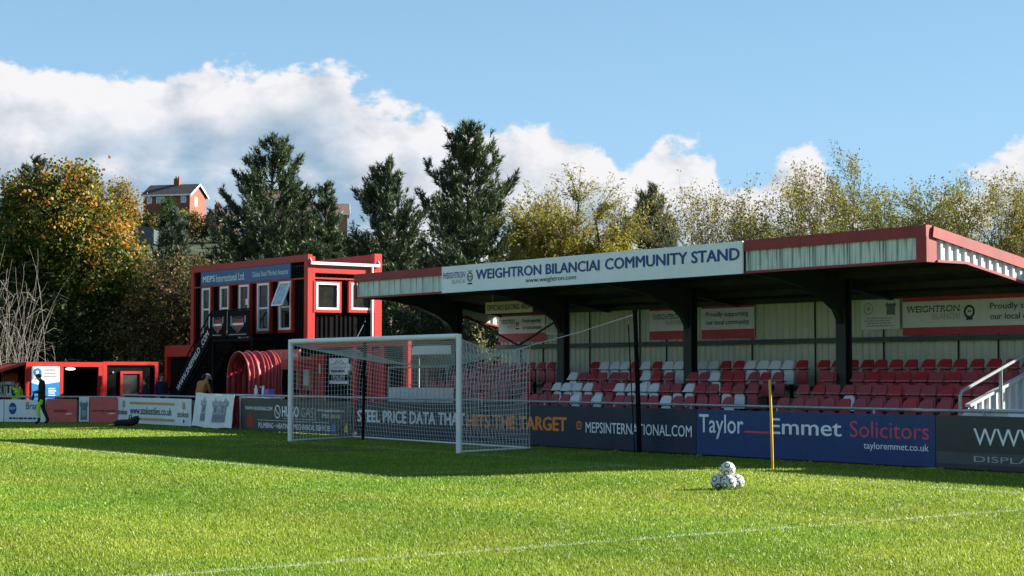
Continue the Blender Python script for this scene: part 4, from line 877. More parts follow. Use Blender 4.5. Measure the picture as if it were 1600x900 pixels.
for u in (-20.4, -18.8):
    for v in (.55, .95): t.part('leg', MB().box(u-.02, u+.02, v-.02, v+.02, 0, .929), 'galv')
def bottle(u, h, m_, lab):
    q = T('drinks_bottle', lab, 'bottle', (u, .62, .97), group='bottles on the folding table'); q.part('body', MB().tube([(u,.62,.972),(u,.62,.972+h*.65),(u,.62,.972+h*.8),(u,.62,.972+h*.9)], [.05,.05,.03,.025], 10), m_); q.part('cap', MB().tube([(u,.62,.973+h*.9),(u,.62,.972+h)], .028, 8), 'white')
bottle(-19.75, .34, 'white', 'tall white drinks bottle on the folding table'); bottle(-19.45, .30, 'cloth_navy', 'dark blue drinks bottle on the folding table'); bottle(-19.3, .33, 'ink_white', 'pale clear drinks bottle on the folding table')
single('carton', MB().box(-19.15, -18.85, .55, .75, .972, 1.2), 'purple', 'purple carton on the folding table beside the bottles', 'carton', (-19, .65, .97))
t = T('white_awning', 'long white canopy box on thin posts behind the goal net', 'awning', (-13.7, 2.9, 0))
t.part('canopy', MB().prism([(-14.75,2.19),(-12.9,2.19),(-12.7,2.28),(-12.7,2.43),(-14.6,2.43),(-14.75,2.36)], 2.85, 3.25), 'upvc')
for u in (-14.6, -12.95): t.part('post', MB().tube([(u, 3.0, 0), (u, 3.0, 2.185)], .018, 6), 'galv')
bpy.context.view_layer.update()

# ================================================================== PEOPLE
def human(name, label, at, rot, pose, cols, fr=WD, H=1.72, hair='short', group=None, bulk=1.2):
    """pose: joint -> (x, y, z) in a body frame facing -y for a 1.72 m figure"""
    J = dict(pelvis=(0,0,.95), waist=(0,.0,1.10), chest=(0,.0,1.32), neck=(0,.01,1.47), nape=(0,0,1.53), head=(0,-.02,1.62), crown=(0,-.01,1.70))
    for s, k in ((1,'l'), (-1,'r')):
        J.update({'sh'+k: (.17*s,.01,1.42), 'el'+k: (.22*s,.03,1.13), 'wr'+k: (.20*s,-.10,.90), 'pa'+k: (.195*s,-.14,.82), 'hi'+k: (.09*s,0,.90), 'kn'+k: (.10*s,-.01,.50), 'an'+k: (.10*s,.02,.09), 'to'+k: (.11*s,-.14,.04)})
    J.update(pose)
    rad = dict(pelvis=(.15,.11), waist=(.145,.105), chest=(.165,.115), neck=(.062,.062), nape=(.058,.06), head=(.078,.095), crown=(.05,.06))
    for k in 'lr': rad.update({'sh'+k:(.068,.068), 'el'+k:(.050,.050), 'wr'+k:(.034,.030), 'pa'+k:(.030,.018), 'hi'+k:(.092,.092), 'kn'+k:(.062,.062), 'an'+k:(.046,.046), 'to'+k:(.038,.030)})
    E = [('pelvis','waist','b'),('waist','chest','b'),('chest','neck','b'),('neck','nape','s'),('nape','head','s'),('head','crown','s')]
    for k in 'lr': E += [('chest','sh'+k,'b'),('sh'+k,'el'+k,'b'),('el'+k,'wr'+k,'b'),('wr'+k,'pa'+k,'s'),('pelvis','hi'+k,'l'),('hi'+k,'kn'+k,'l'),('kn'+k,'an'+k,'l'),('an'+k,'to'+k,'f')]
    for k, s in (('l',1), ('r',-1)):
        w = Vector(J['wr'+k]); p = Vector(J['pa'+k]); d = (p-w).normalized(); sd = d.cross(Vector((0,0,1)) if abs(d.z) < .8 else Vector((0,1,0))).normalized(); dn = d.cross(sd).normalized()
        for i, (o, l) in enumerate(((-.027,.062),(-.009,.075),(.009,.070),(.026,.055))):
            a = p + sd*o + d*.02; J[f'f{i}a'+k] = tuple(a); J[f'f{i}b'+k] = tuple(a+d*l*.55+dn*.008); J[f'f{i}c'+k] = tuple(a+d*l+dn*.028)
            for q, r_ in (('a',.0095),('b',.0088),('c',.007)): rad[f'f{i}{q}'+k] = (r_, r_)
            E += [('pa'+k, f'f{i}a'+k, 's'), (f'f{i}a'+k, f'f{i}b'+k, 's'), (f'f{i}b'+k, f'f{i}c'+k, 's')]
        a = p - d*.02 + sd*.03; J['ta'+k] = tuple(a); J['tb'+k] = tuple(a + sd*.022 + d*.03); rad['ta'+k] = (.011,.011); rad['tb'+k] = (.009,.009); E += [('pa'+k,'ta'+k,'s'),('ta'+k,'tb'+k,'s')]
    names = list(J); ix = {n_: i for i, n_ in enumerate(names)}
    me = bpy.data.meshes.new('sk'); me.from_pydata([J[n_] for n_ in names], [(ix[a], ix[b]) for a, b, c in E], [])
    ob = bpy.data.objects.new('sk', me); C.objects.link(ob); md = ob.modifiers.new('s', 'SKIN'); md.use_smooth_shade = True; ob.modifiers.new('d', 'SUBSURF').levels = 1
    for n_ in names: me.skin_vertices[0].data[ix[n_]].radius = tuple(q*(bulk if n_[:2] in ('pe','wa','ch','sh','el','hi','kn','an') else 1) for q in rad[n_])
    me.skin_vertices[0].data[0].use_root = True
    bpy.context.view_layer.update(); bm_ = bpy.data.meshes.new_from_object(ob.evaluated_get(bpy.context.evaluated_depsgraph_get())); bpy.data.objects.remove(ob)
    segs = [(Vector(J[a]), Vector(J[b]), c) for a, b, c in E]; order = {'b': 0, 's': 1, 'l': 2, 'f': 3}
    bm_.materials.clear()
    for c in cols[:4]: bm_.materials.append(M[c])
    extra = cols[4] if len(cols) > 4 else None
    if extra: bm_.materials.append(M[extra[0]])
    for f in bm_.polygons:
        p = f.center; best = None
        for a, b, c in segs:
            d = b-a; t_ = max(0, min(1, (p-a).dot(d)/d.length_squared)); q = (p-(a+d*t_)).length
            if best is None or q < best[0]: best = (q, c, t_)
        f.material_index = order[best[1]]
        if extra and extra[1](p, best[1]): f.material_index = 4
        f.use_smooth = True
    t = T(name, label, 'person', at, fr, group, rot); sc = H/1.72; t.e.scale = (sc, sc, sc)
    o = bpy.data.objects.new('body', bm_); C.objects.link(o); o.parent = t.e
    hd = Vector(J['head']); cr = Vector(J['crown']); up = (cr-Vector(J['nape'])).normalized(); fw = Vector((0,-1,0)); fw = (fw - up*fw.dot(up)).normalized(); sd = up.cross(fw)
    Mx = Matrix((sd, -fw, up)).transposed().to_4x4(); Mx.translation = hd
    def blob(nm, c, r_, m_, seg=12, cut=None):
        bmm = bmesh.new(); bmesh.ops.create_uvsphere(bmm, u_segments=seg, v_segments=max(6, seg//2), radius=1)
        for v in bmm.verts: v.co = Vector((v.co.x*r_[0]+c[0], v.co.y*r_[1]+c[1], v.co.z*r_[2]+c[2]))
        if cut: bmesh.ops.delete(bmm, geom=[v for v in bmm.verts if cut(v.co)], context='VERTS')
        m2 = bpy.data.meshes.new(nm); bmm.to_mesh(m2); bmm.free(); m2.transform(Mx); m2.materials.append(M[m_]); m2.polygons.foreach_set('use_smooth', [True]*len(m2.polygons))
        q = bpy.data.objects.new(nm, m2); C.objects.link(q); q.parent = t.e; return q
    blob('nose', (0,-.098,-.01), (.013,.022,.022), cols[1]); 
    for s in (-1, 1): blob('ear', (.078*s,.0,-.005), (.014,.022,.032), cols[1]); blob('eye', (.03*s,-.086,.018), (.011,.010,.007), 'hair', 8)
    blob('mouth', (0,-.088,-.048), (.024,.010,.006), 'red_dark', 8)
    if hair == 'cap': blob('cap', (0,.0,.045), (.098,.112,.085), 'cap_white', 16, lambda c: c.z < .03); blob('cap_peak', (0,-.13,.03), (.07,.075,.012), 'cap_white'); blob('ponytail', (0,.15,-.06), (.04,.07,.12), 'hair')
    else:
        blob('hair', (0,.022,.028), (.092,.105,.088), 'hair', 16, lambda c: c.y < -.055 and c.z < .055)
        if hair == 'long': blob('long_hair', (0,.06,-.09), (.095,.06,.16), 'hair')
    return t
human('person', 'person in black jacket and hi-vis trousers looking down in front of the corner boards', (-15.35, 56.0, 0), -1.45,
      dict(chest=(0,-.02,1.32), neck=(0,-.04,1.46), nape=(0,-.07,1.51), head=(0,-.13,1.585), crown=(0,-.155,1.66), ell=(.22,.02,1.12), wrl=(.16,-.22,1.10), pal=(.14,-.30,1.10), elr=(-.22,.0,1.12), wrr=(-.16,-.20,1.06), par=(-.14,-.28,1.06), knl=(.10,-.10,.50), anl=(.10,-.06,.09), tol=(.11,-.22,.04), knr=(-.10,.05,.50), anr=(-.10,.22,.12), tor=(-.11,.08,.04)),
      ['cloth_black', 'skin', 'cloth_black', 'cloth_black', ('cloth_hivis', lambda p, k: k == 'l' and .25 < p.z < .80 and p.y < .10 and p.x > .03 and not (.62 < p.z < .64 or .44 < p.z < .46))], H=1.66)
tb = T('held_bottle', 'dark bottle held by the person in black', 'bottle', (-15.66, 56.0, .80), WD)
tb.part('body', MB().tube([(-15.66,56.0,.78),(-15.63,56.0,.92),(-15.61,56.0,1.02)], [.035,.035,.02], 8), 'cloth_black')
human('person', 'person in a hi-vis vest with long dark hair raising a hand behind the corner boards', (-17.35, 60.1, -.22), .9, dict(elr=(-.24,-.12,1.15), wrr=(-.12,-.24,1.38), par=(-.09,-.25,1.46), ell=(.24,-.08,1.15), wrl=(.05,-.22,1.12), pal=(0,-.26,1.12)),
      ['cloth_hivis', 'skin', 'cloth_black', 'cloth_black', ('cloth_navy', lambda p, k: k == 'b' and abs(p.x) > .20)], H=1.60, hair='long')
human('person', 'person in tan jacket and white cap bending behind the loose sheets', (*ST.w(-24.15, 1.0, 0).xy, 0), 1.9+.6, dict(chest=(0,-.12,1.28), neck=(0,-.20,1.40), nape=(0,-.24,1.45), head=(0,-.30,1.53), crown=(0,-.33,1.61), shl=(.17,-.13,1.36), shr=(-.17,-.13,1.36), ell=(.2,-.22,1.1), wrl=(.14,-.36,.98), pal=(.1,-.42,.95), elr=(-.2,-.22,1.1), wrr=(-.14,-.36,.98), par=(-.1,-.42,.95)),
      ['cloth_tan', 'skin', 'cloth_black', 'cloth_black'], H=1.72, hair='cap')
human('person', 'person in a dark coat standing beside the corner cabin', (*ST.w(-28.9, 1.9, 0).xy, 0), .6, {}, ['cloth_navy', 'skin', 'cloth_navy', 'cloth_black'], H=1.62)
human('person', 'person in dark top holding a cup near the foot of the metal stair', (*ST.w(-28.2, .95, 0).xy, 0), -1.2, dict(elr=(-.23,-.05,1.15), wrr=(-.14,-.24,1.10), par=(-.12,-.3,1.12)), ['cloth_black', 'skin', 'cloth_black', 'cloth_black'], H=1.50)
# ================================================================== HOUSES ON THE HILL
def house(name, label, x, y, rot, W, D, hw, hr, wallm, roofm, wins, gable_wins, chim, base):
    fr = Frame(x, y, rot); t = T(name, label, 'house', (0, 0, base), fr)
    # local: x along the front (0..W), y back (0..D), front faces -y, gable end at x = W
    z0 = base-3; z1 = base+hw
    t.part('wall', MB().add([(0,0,z0),(W,0,z0),(W,D,z0),(0,D,z0),(0,0,z1),(W,0,z1),(W,D,z1),(0,D,z1),(0,D/2,z1+hr-.15),(W,D/2,z1+hr-.15)], [(0,1,5,4),(2,3,7,6),(1,2,6,9,5),(3,0,4,8,7),(0,3,2,1)]), wallm)
    e = .35; rf = MB()
    for s in (0, 1):
        ya, yb = (-e, D/2) if s == 0 else (D+e, D/2); za = z1-.12; zb = z1+hr
        rf.add([(-e,ya,za),(W+e,ya,za),(W+e,yb,zb),(-e,yb,zb),(-e,ya,za-.14),(W+e,ya,za-.14),(W+e,yb,zb-.14),(-e,yb,zb-.14)], [(0,1,2,3),(7,6,5,4),(0,4,5,1),(1,5,6,2),(2,6,7,3),(3,7,4,0)])
    r_ = t.part('roof', rf, roofm)
    for ya, yb in ((-e, D/2), (D+e, D/2)): t.part('bargeboard', MB().beam((W+e+.02, ya, z1-.25), (W+e+.02, yb, z1+hr-.13), .05, .26), 'white', r_)
    t.part('fascia_board', MB().box(-e, W+e, -e-.06, -e-.01, z1-.32, z1-.10), 'white', r_)
    for cx in chim: t.part('chimney', MB().box(cx-.45, cx+.45, D/2-.35, D/2+.35, z1+hr-.5, z1+hr+.9).box(cx-.3, cx-.1, D/2-.1, D/2+.1, z1+hr+.9, z1+hr+1.25).box(cx+.1, cx+.3, D/2-.1, D/2+.1, z1+hr+.9, z1+hr+1.25), 'brick', r_)
    for x0, x1, a, b in wins:
        w = t.part('window', ring(MB(), x0, x1, base+a, base+b, .12, -.06, .04), 'white'); t.part('pane', MB().box(x0+.12, x1-.12, -.03, -.01, base+a+.12, base+b-.12), 'glass_sky', w); t.part('mullion', MB().box((x0+x1)/2-.04, (x0+x1)/2+.04, -.05, -.031, base+a+.12, base+b-.12), 'white', w)
    for y0, y1, a, b in gable_wins:
        X = Matrix.Translation((W, 0, 0)) @ RZ
        w = t.part('window', ring(MB(), y0, y1, base+a, base+b, .12, -.06, .04).xf(X), 'white'); t.part('pane', MB().box(y0+.12, y1-.12, -.03, -.01, base+a+.12, base+b-.12).xf(X), 'glass_sky', w)
    return t
hb = 24.6
house('brick_house', 'red brick house with dark tiled roof and white gable edge on the hill', -56.6, 262, -.27, 7.6+.2, 5.6, 4.4, 1.75, 'brick', 'roof_tile', [(.6,1.45,3.0,4.0),(2.2,3.6,3.0,4.0),(6.3,7.2,3.0,4.1),(6.2,7.3,.9,1.7)], [(1.6,2.4,2.6,4.0)], [4.3], hb)
house('brick_house', 'pale brick house half hidden behind the tall pine on the hill', -28.4, 232, .12, 6.0, 5.5, 3.6, 1.5, 'brick_pale', 'roof_brown', [(1.7,3.0,2.5,3.5),(3.7,5.0,2.5,3.5),(1.6,2.6,.2,1.4)], [(1.5,2.5,2.4,3.4)], [], 19.9)
house('brick_house', 'small distant gabled house with a chimney past the red brick house', -51.6, 300, .75, 4.2, 4.2, 2.4, 2.0, 'brick_pale', 'roof_tile', [(1.0,2.0,1.0,2.0)], [(1.4,2.4,.8,1.9)], [1.2], 26.2)
house('brick_house', 'grey roofed house showing beside the crown of the tall pine', -38.4, 262, .1, 7.0, 5.0, 4.0, 1.7, 'brick_pale', 'roof_brown', [(1,2,2.6,3.6)], [], [], 24.4)
single('garden_shed', MB().prism([(0,0),(4.2,0),(4.2,1.7),(2.1,2.4),(0,1.7)], 0, 3).xf(Matrix.Translation((-47.2, 205, 17.2))), 'board_char2', 'low grey shed on the hill below the red brick house', 'shed', (-45, 206, 17.2), WD)

# ================================================================== VEGETATION
def rand_dirs(n): d = rng.normal(size=(n, 3)); return d/np.linalg.norm(d, axis=1)[:, None]
def leaf_cloud(P, size, col, aspect=.55, droop=0.0, axis=None):
    """a diamond leaf at every point of P"""
    n = len(P); a = rand_dirs(n) if axis is None else axis
    if droop: a[:, 2] -= droop; a /= np.linalg.norm(a, axis=1)[:, None]
    b = np.cross(a, rand_dirs(n)); b /= np.linalg.norm(b, axis=1)[:, None]+1e-9
    s = (size*rng.uniform(.6, 1.3, n))[:, None]
    V = np.stack([P-a*s*.5, P+b*s*aspect*.5, P+a*s*.5, P-b*s*aspect*.5], 1).reshape(-1, 3)
    return V, np.arange(4*n).reshape(n, 4), np.repeat(col, 4, 0)
def palette(n, cols, w, jit=.2):
    c = np.array(cols)[rng.choice(len(cols), n, p=np.array(w)/sum(w))]; return c*rng.normal(1, jit, (n, 1)).clip(.4, 1.7)
def make_tree(name, label, cat, base, trunk_mb, V, F, col, matn='leaf', barkm='bark', group=None, crown='crown'):
    t = T(name, label, cat, base, WD, group)
    if trunk_mb and trunk_mb.v: t.part('trunk', trunk_mb, barkm)
    if V is not None: t.part(crown, np_mesh(crown, V-np.array(base), F, col, matn), None)
    return t
def limb(mb, a, b, r0, r1, wob=.1, n=5, sides=5):
    a = np.array(a, float); b = np.array(b, float); L_ = np.linalg.norm(b-a); pts = []; o1 = rng.normal(size=3)*wob*L_
    for i in range(n+1):
        f = i/n; p = a*(1-f)+b*f + o1*math.sin(PI*f); p[2] += .08*L_*math.sin(PI*f); pts.append(tuple(p))
    mb.tube(pts, [r0*(1-i/n)+r1*i/n for i in range(n+1)], sides, cap=False); return [np.array(p) for p in pts]
def broadleaf(name, label, x, y, lobes, z0, n_clump, per, clump_r, leaf, colfn, shell=.75, barkm='bark', group=None, cat='tree', trunk_r=.22, twigs=.4, aspect=.6):
    """lobes: list of (dx, dy, z, rx, ry, rz) ellipsoids making up the crown"""
    base = (x, y, z0); mb = MB(); L_ = np.array(lobes); vol = (L_[:,3]*L_[:,4]*L_[:,5])**.67; top = L_[:,2].max()
    tp = limb(mb, (x, y, z0-.1), (x+rng.normal()*.2, y, z0+top*.72), trunk_r, trunk_r*.35, .03, 7, 8)
    Cn = []; which = rng.choice(len(L_), n_clump, p=vol/vol.sum()); d = rand_dirs(n_clump); r = rng.uniform(0, 1, n_clump)**(1/3)*(1-shell) + shell*rng.uniform(.75, 1.05, n_clump)
    Cn = np.array([x, y, z0]) + L_[which, :3] + d*r[:, None]*L_[which, 3:6]
    for l in L_:
        c = np.array([x+l[0], y+l[1], z0+l[2]]); s = min(tp, key=lambda p: np.linalg.norm(p-c) + (8 if p[2] > c[2] else 0)); limb(mb, s, c, trunk_r*.45, .04, .08, 5, 5)
    for i in np.where(rng.random(n_clump) < twigs)[0]:
        l = L_[which[i]]; c = np.array([x+l[0], y+l[1], z0+l[2]-.2*l[5]]); limb(mb, c, Cn[i], .028, .007, .10, 3, 3)
    n = n_clump*per; cr = clump_r*rng.uniform(.6, 1.4, n_clump)
    P = np.repeat(Cn, per, 0) + rng.normal(size=(n, 3))*np.repeat(cr, per)[:, None]*np.array([.5, .5, .38])
    cc = colfn(Cn-np.array(base)); col = np.repeat(cc, per, 0)*rng.normal(1, .18, (n, 1)).clip(.5, 1.6)
    V, F, col = leaf_cloud(P, leaf, col, aspect, .25); return make_tree(name, label, cat, base, mb, V, F, col, 'leaf', barkm, group)
def pine(name, label, x, y, z0, h, rad, cols, group=None, lean=.0, nw=None, dens=1.0, lowcut=.05, nl=.26):
    base = (x, y, z0); mb = MB(); nw = nw or int(h/.42)
    tip = np.array([x+lean, y, z0+h]); mb.tube([(x, y, z0-.1), (x+lean*.4, y, z0+h*.5), tuple(tip)], [h*.018+.05, h*.011+.03, .02], 8, cap=False)
    SP, SD = [], []
    for k in range(nw):
        f = lowcut + (1-lowcut)*(k/(nw-1))**.95; zc = z0+h*f
        prof = (1-f)**.70*(1 if f > .22 else .75+f*1.1); nb = rng.integers(5, 8) if f < .93 else 3
        for q in range(nb):
            az = rng.random()*2*PI; L_ = rad*prof*rng.uniform(.55, 1.22)+.12; up = rng.uniform(.10, .45) + f*.55
            d0 = np.array([math.cos(az), math.sin(az), up*.5]); pts = []; o = np.array([x+lean*f, y, zc])
            for i in range(5):
                g = i/4; p = o + np.array([math.cos(az)*L_*g, math.sin(az)*L_*g, L_*(up*.35*g + up*.75*g*g - .10*math.sin(PI*g))]); pts.append(p)
            mb.tube([tuple(p) for p in pts], [.03+.012*L_, .025, .02, .012, .006], 3, cap=False)
            ns = int((6+L_*10)*dens)
            for i in range(ns):
                g = rng.uniform(.22, 1)**.75; j = min(3, int(g*4)); fr_ = g*4-j; p = pts[j]*(1-fr_)+pts[j+1]*fr_
                sd = np.array([-math.sin(az), math.cos(az), 0])*rng.normal()*.30*L_*(1.15-g*.7); p = p+sd*rng.random() + rng.normal(size=3)*.07; p[2] += abs(rng.normal())*.10
                dr = np.array([math.cos(az), math.sin(az), 0])*rng.uniform(.1, .8) + sd*.6 + np.array([0, 0, rng.uniform(.5, 1.3)]); SP.append(p); SD.append(dr/np.linalg.norm(dr))
            SP.append(pts[-1]); SD.append(np.array([math.cos(az)*.4, math.sin(az)*.4, 1.])/1.08)
    for i in range(6): SP.append(tip - np.array([0, 0, i*.12])); SD.append(np.array([rng.normal()*.15, rng.normal()*.15, 1.]))
    SP = np.array(SP); SD = np.array(SD); ns = len(SP); per = 17; sl = rng.uniform(.20, .40, ns)
    f = rng.random((ns, per)); r = rand_dirs(ns*per).reshape(ns, per, 3); A = SD[:, None, :]
    B_ = SP[:, None, :] + A*(f*sl[:, None])[..., None]; dirn = A*.95 + r*.75; dirn /= np.linalg.norm(dirn, axis=2)[..., None]
    T_ = B_ + dirn*(nl*rng.uniform(.6, 1.1, (ns, per)))[..., None]; sdv = np.cross(dirn, rand_dirs(ns*per).reshape(ns, per, 3)); sdv /= np.linalg.norm(sdv, axis=2)[..., None]; sdv *= .024
    V = np.stack([B_-sdv, B_+sdv, T_], 2).reshape(-1, 3); F = np.arange(len(V)).reshape(-1, 3)
    c = palette(ns, cols, [1]*len(cols), .18); col = np.repeat(c, per*3, 0); return make_tree(name, label, 'tree', base, mb, V, F, col, 'needle', 'bark', group)
def twig_tree(name, label, x, y, z0, h, spread, levels, leaf_n, leaf, cols, w, r0=.16, group=None, barkm='bark_pale', up=.55, ang=.55, shed=0.0, fork=(3, 5), droop=.25):
    """branching tree with open crown; leaves sit on the outer twigs"""
    base = (x, y, z0); mb = MB(); tips = []
    def grow(p, d, L_, r, lv):
        n = 4; q = np.array(p, float); pts = [q.copy()]; dd = d.copy()
        for i in range(n):
            dd = dd + rng.normal(size=3)*.13; dd[2] += up*.10; dd /= np.linalg.norm(dd); q = q + dd*L_/n; pts.append(q.copy())
        mb.tube([tuple(k) for k in pts], [r*(1-.55*i/n) for i in range(n+1)], 6 if lv == 0 else (4 if lv < 3 else 3), cap=False)
        if lv >= levels-1: tips.append((pts, dd))
        if lv < levels:
            for i in range(rng.integers(*fork)):
                f = rng.uniform(.45, 1.0); j = min(n-1, int(f*n)); s = pts[j]*(1-(f*n-j)) + pts[j+1]*(f*n-j); a = rand_dirs(1)[0]; a[2] *= .6
                a = a - dd*a.dot(dd); a /= np.linalg.norm(a)+1e-9; nd = dd*math.cos(ang) + a*math.sin(ang)*spread; nd /= np.linalg.norm(nd)
                grow(s, nd, L_*rng.uniform(.55, .80), r*.50, lv+1)
    k = 3 if h > 4 else 2
    for i in range(k):
        az = 2*PI*(i+rng.random()*.6)/k; d = np.array([math.cos(az)*.38*spread, math.sin(az)*.38*spread, 1.]); grow((x+math.cos(az)*.1, y+math.sin(az)*.1, z0-.1), d/np.linalg.norm(d), h*.40, r0, 0)
    P = []
    for pts, dd in tips:
        m_ = rng.poisson(leaf_n*(0.35 if rng.random() < shed else 1.0))
        for i in range(m_):
            f = rng.uniform(.15, 1.05)*4; j = min(3, int(f)); p = pts[j]*(1-(f-j)) + pts[j+1]*(f-j); P.append(p + rng.normal(size=3)*.09)
    P = np.array(P); zn = P[:, 2].max()-z0; k_ = h/zn
    V, F, col = leaf_cloud(P, leaf, palette(len(P), cols, w, .22), .55, droop)
    o = np.array([x, y, z0]); V = (V-o)*np.array([1, 1, k_])+o; mb.v = [(p[0], p[1], z0+(p[2]-z0)*k_) for p in mb.v]
    return make_tree(name, label, 'tree', base, mb, V, F, col, 'leaf', barkm, group)
G_P = [(.055,.085,.038), (.070,.105,.046), (.095,.130,.060), (.046,.072,.042)]
GP2 = [(.085,.115,.078), (.10,.135,.088), (.07,.098,.066)]
DK = [(.020,.034,.014), (.028,.042,.016), (.016,.026,.012)]
def syc(Pn):
    n = len(Pn); top = np.clip((Pn[:, 2]-6.2)/3.2, 0, 1) + .35*np.clip((Pn[:, 0]+.2)/2.5, -1, 1)*np.clip((Pn[:, 2]-5)/3, 0, 1); p = rng.random(n) < np.clip(top, .03, .50)
    g = palette(n, [(.075,.105,.018), (.115,.135,.022), (.045,.070,.016)], [3, 3, 2], .22); o = palette(n, [(.36,.17,.022), (.42,.23,.03), (.26,.20,.03), (.30,.10,.02)], [3, 3, 3, 1], .2)
    c = np.where(p[:, None], o, g); return c
broadleaf('sycamore_tree', 'large sycamore turning orange at the top behind the corner kiosk', -17.3, 67.5, [(-.5,0,7.2,2.0,2.2,2.2), (-2.0,0,6.4,2.0,2.0,2.2), (.9,-.2,5.9,1.8,2.0,1.8), (0,.3,3.6,2.9,2.2,2.0), (2.1,0,4.3,1.4,1.6,1.6), (-2.8,0,4.4,1.8,1.8,2.2), (-.2,0,9.0,1.1,1.2,.9), (-1.9,0,8.5,1.1,1.2,.9), (.9,0,7.7,.9,1.2,.8)], 0, 1700, 36, .60, .145, syc, .70, trunk_r=.3, twigs=.25, aspect=.75)
def brown(Pn):
    n = len(Pn); return palette(n, [(.13,.075,.030), (.19,.13,.04), (.085,.060,.028), (.16,.15,.045), (.06,.055,.02)], [3, 2, 3, 2, 3], .22)
broadleaf('copper_bush', 'brown and copper leaved tree between the sycamore and the black clubhouse', -13.0, 66, [(0,0,4.4,1.9,1.6,2.0), (1.6,0,3.8,1.6,1.4,2.0), (-1.2,0,3.0,1.5,1.4,1.8), (.6,-.3,2.2,2.6,1.2,1.8), (2.8,.5,3.4,1.4,1.3,1.9)], 0, 900, 30, .50, .115, brown, .65, twigs=.5)
dark = lambda Pn: palette(len(Pn), DK+[(.045,.06,.02)], [3, 3, 3, 1], .25)
for i, (x, y, rx, h, lab) in enumerate(((-20.5, 64.5, 2.4, 4.6, 'dark evergreen bush behind the EXIT sign'), (-17.2, 66.0, 2.3, 4.0, 'dark evergreen bush behind the open kiosk'), (-12.4, 68.5, 2.0, 3.6, 'dark evergreen bush behind the corner cabin'), (-8.2, 72, 2.8, 5.8, 'dark evergreen bush under the tall pine by the clubhouse'), (-4.2, 70, 2.6, 5.6, 'dark evergreen bush rising behind the clubhouse roof'), (-1.6, 63, 2.6, 5.3, 'dark evergreen bush behind the goal end of the stand roof'), (1.6, 61, 2.6, 5.0, 'dark evergreen bush behind the start of the stand'), (-12.6, 78, 3.2, 6.6, 'dark evergreen bush between the copper tree and the tall pine'))):
    broadleaf('evergreen_bush', lab, x, y, [(0,0,h*.62,rx*.8,1.2,h*.36), (rx*.4,0,h*.36,rx*.8,1.1,h*.34), (-rx*.4,0,h*.36,rx*.8,1.1,h*.34), (0,-.2,h*.18,rx,1.0,h*.22)], 0, 460, 24, .45, .13, dark, .6, cat='bush', group='dark bushes behind the boards', twigs=.1, trunk_r=.12)
dk2 = lambda Pn: palette(len(Pn), DK+[(.040,.052,.022), (.05,.062,.02)], [2, 3, 2, 3, 1], .25)
for i, (x, y, rx, h, lab) in enumerate(((-7.6, 90, 3.0, 9.2, 'dark wooded tree between the two pines behind the clubhouse'), (-3.6, 84, 2.6, 9.0, 'dark wooded tree between the narrow pine and the tallest pine'), (-15.8, 92, 3.0, 8.2, 'dark wooded tree left of the broad pine'), (.8, 74, 2.4, 8.2, 'dark wooded tree between the tallest pine and the willow'), (-12.2, 96, 3.4, 9.6, 'dark wooded tree low behind the broad pine'), (-20.6, 96, 3.4, 9.0, 'dark wooded tree behind the sycamore below the brick house'))):
    broadleaf('wooded_tree', lab, x, y, [(0,0,h*.72,rx*.75,1.6,h*.27), (rx*.45,0,h*.5,rx*.8,1.4,h*.3), (-rx*.45,0,h*.48,rx*.8,1.4,h*.3), (0,0,h*.25,rx,1.4,h*.25)], 0, 520, 20, .6, .19, dk2, .6, group='dark trees between the pines', twigs=.3, trunk_r=.16)
PG = 'pine trees behind the clubhouse and stand'
pine('pine_tree', 'tall broad pine standing behind the left half of the black clubhouse', -11.1, 78, 0, 12.0, 4.0, G_P, PG, .15, dens=1.25)
pine('pine_tree', 'narrow dark pine behind the right end of the black clubhouse', -5.8, 80, 0, 11.2, 3.5, G_P, PG, dens=1.2)
pine('pine_tree', 'tallest pine rising over the goal end of the stand roof', -1.75, 70, 0, 11.4, 3.5, G_P+[(.065,.095,.045)], PG, -.05, dens=1.3)
pine('pine_tree', 'small dense pine over the middle of the long white roof sign', 6.05, 75, 0, 9.4, 2.4, G_P, PG, dens=1.3)
pine('pine_tree', 'pale grey green young pine in front of the red brick house', -14.75, 74, 0, 8.3, 1.25, GP2, PG, dens=.9, nl=.24)
pine('pine_tree', 'slender pine tip beside the pale brick house on the hill', -9.6, 88, 0, 11.0, 1.6, G_P, PG, dens=.9)
pine('pine_tree', 'old pine crown peeping out above the orange sycamore', -24.6, 88, 0, 12.3, 3.0, [(.05,.075,.045), (.065,.085,.05)], PG, 0, 16, .8, .55)
broadleaf('yellowing_tree', 'small round yellow tree standing clear between the sycamore and the brick house', -24.1, 105, [(0,0,12.3,.95,.9,1.25), (.35,0,11.4,.8,.8,.9), (-.3,0,11.2,.8,.8,.9)], 0, 260, 22, .5, .15, lambda Pn: palette(len(Pn), [(.30,.20,.03), (.24,.19,.04), (.34,.17,.03)], [3, 2, 1], .2), .5, trunk_r=.14, twigs=.6)
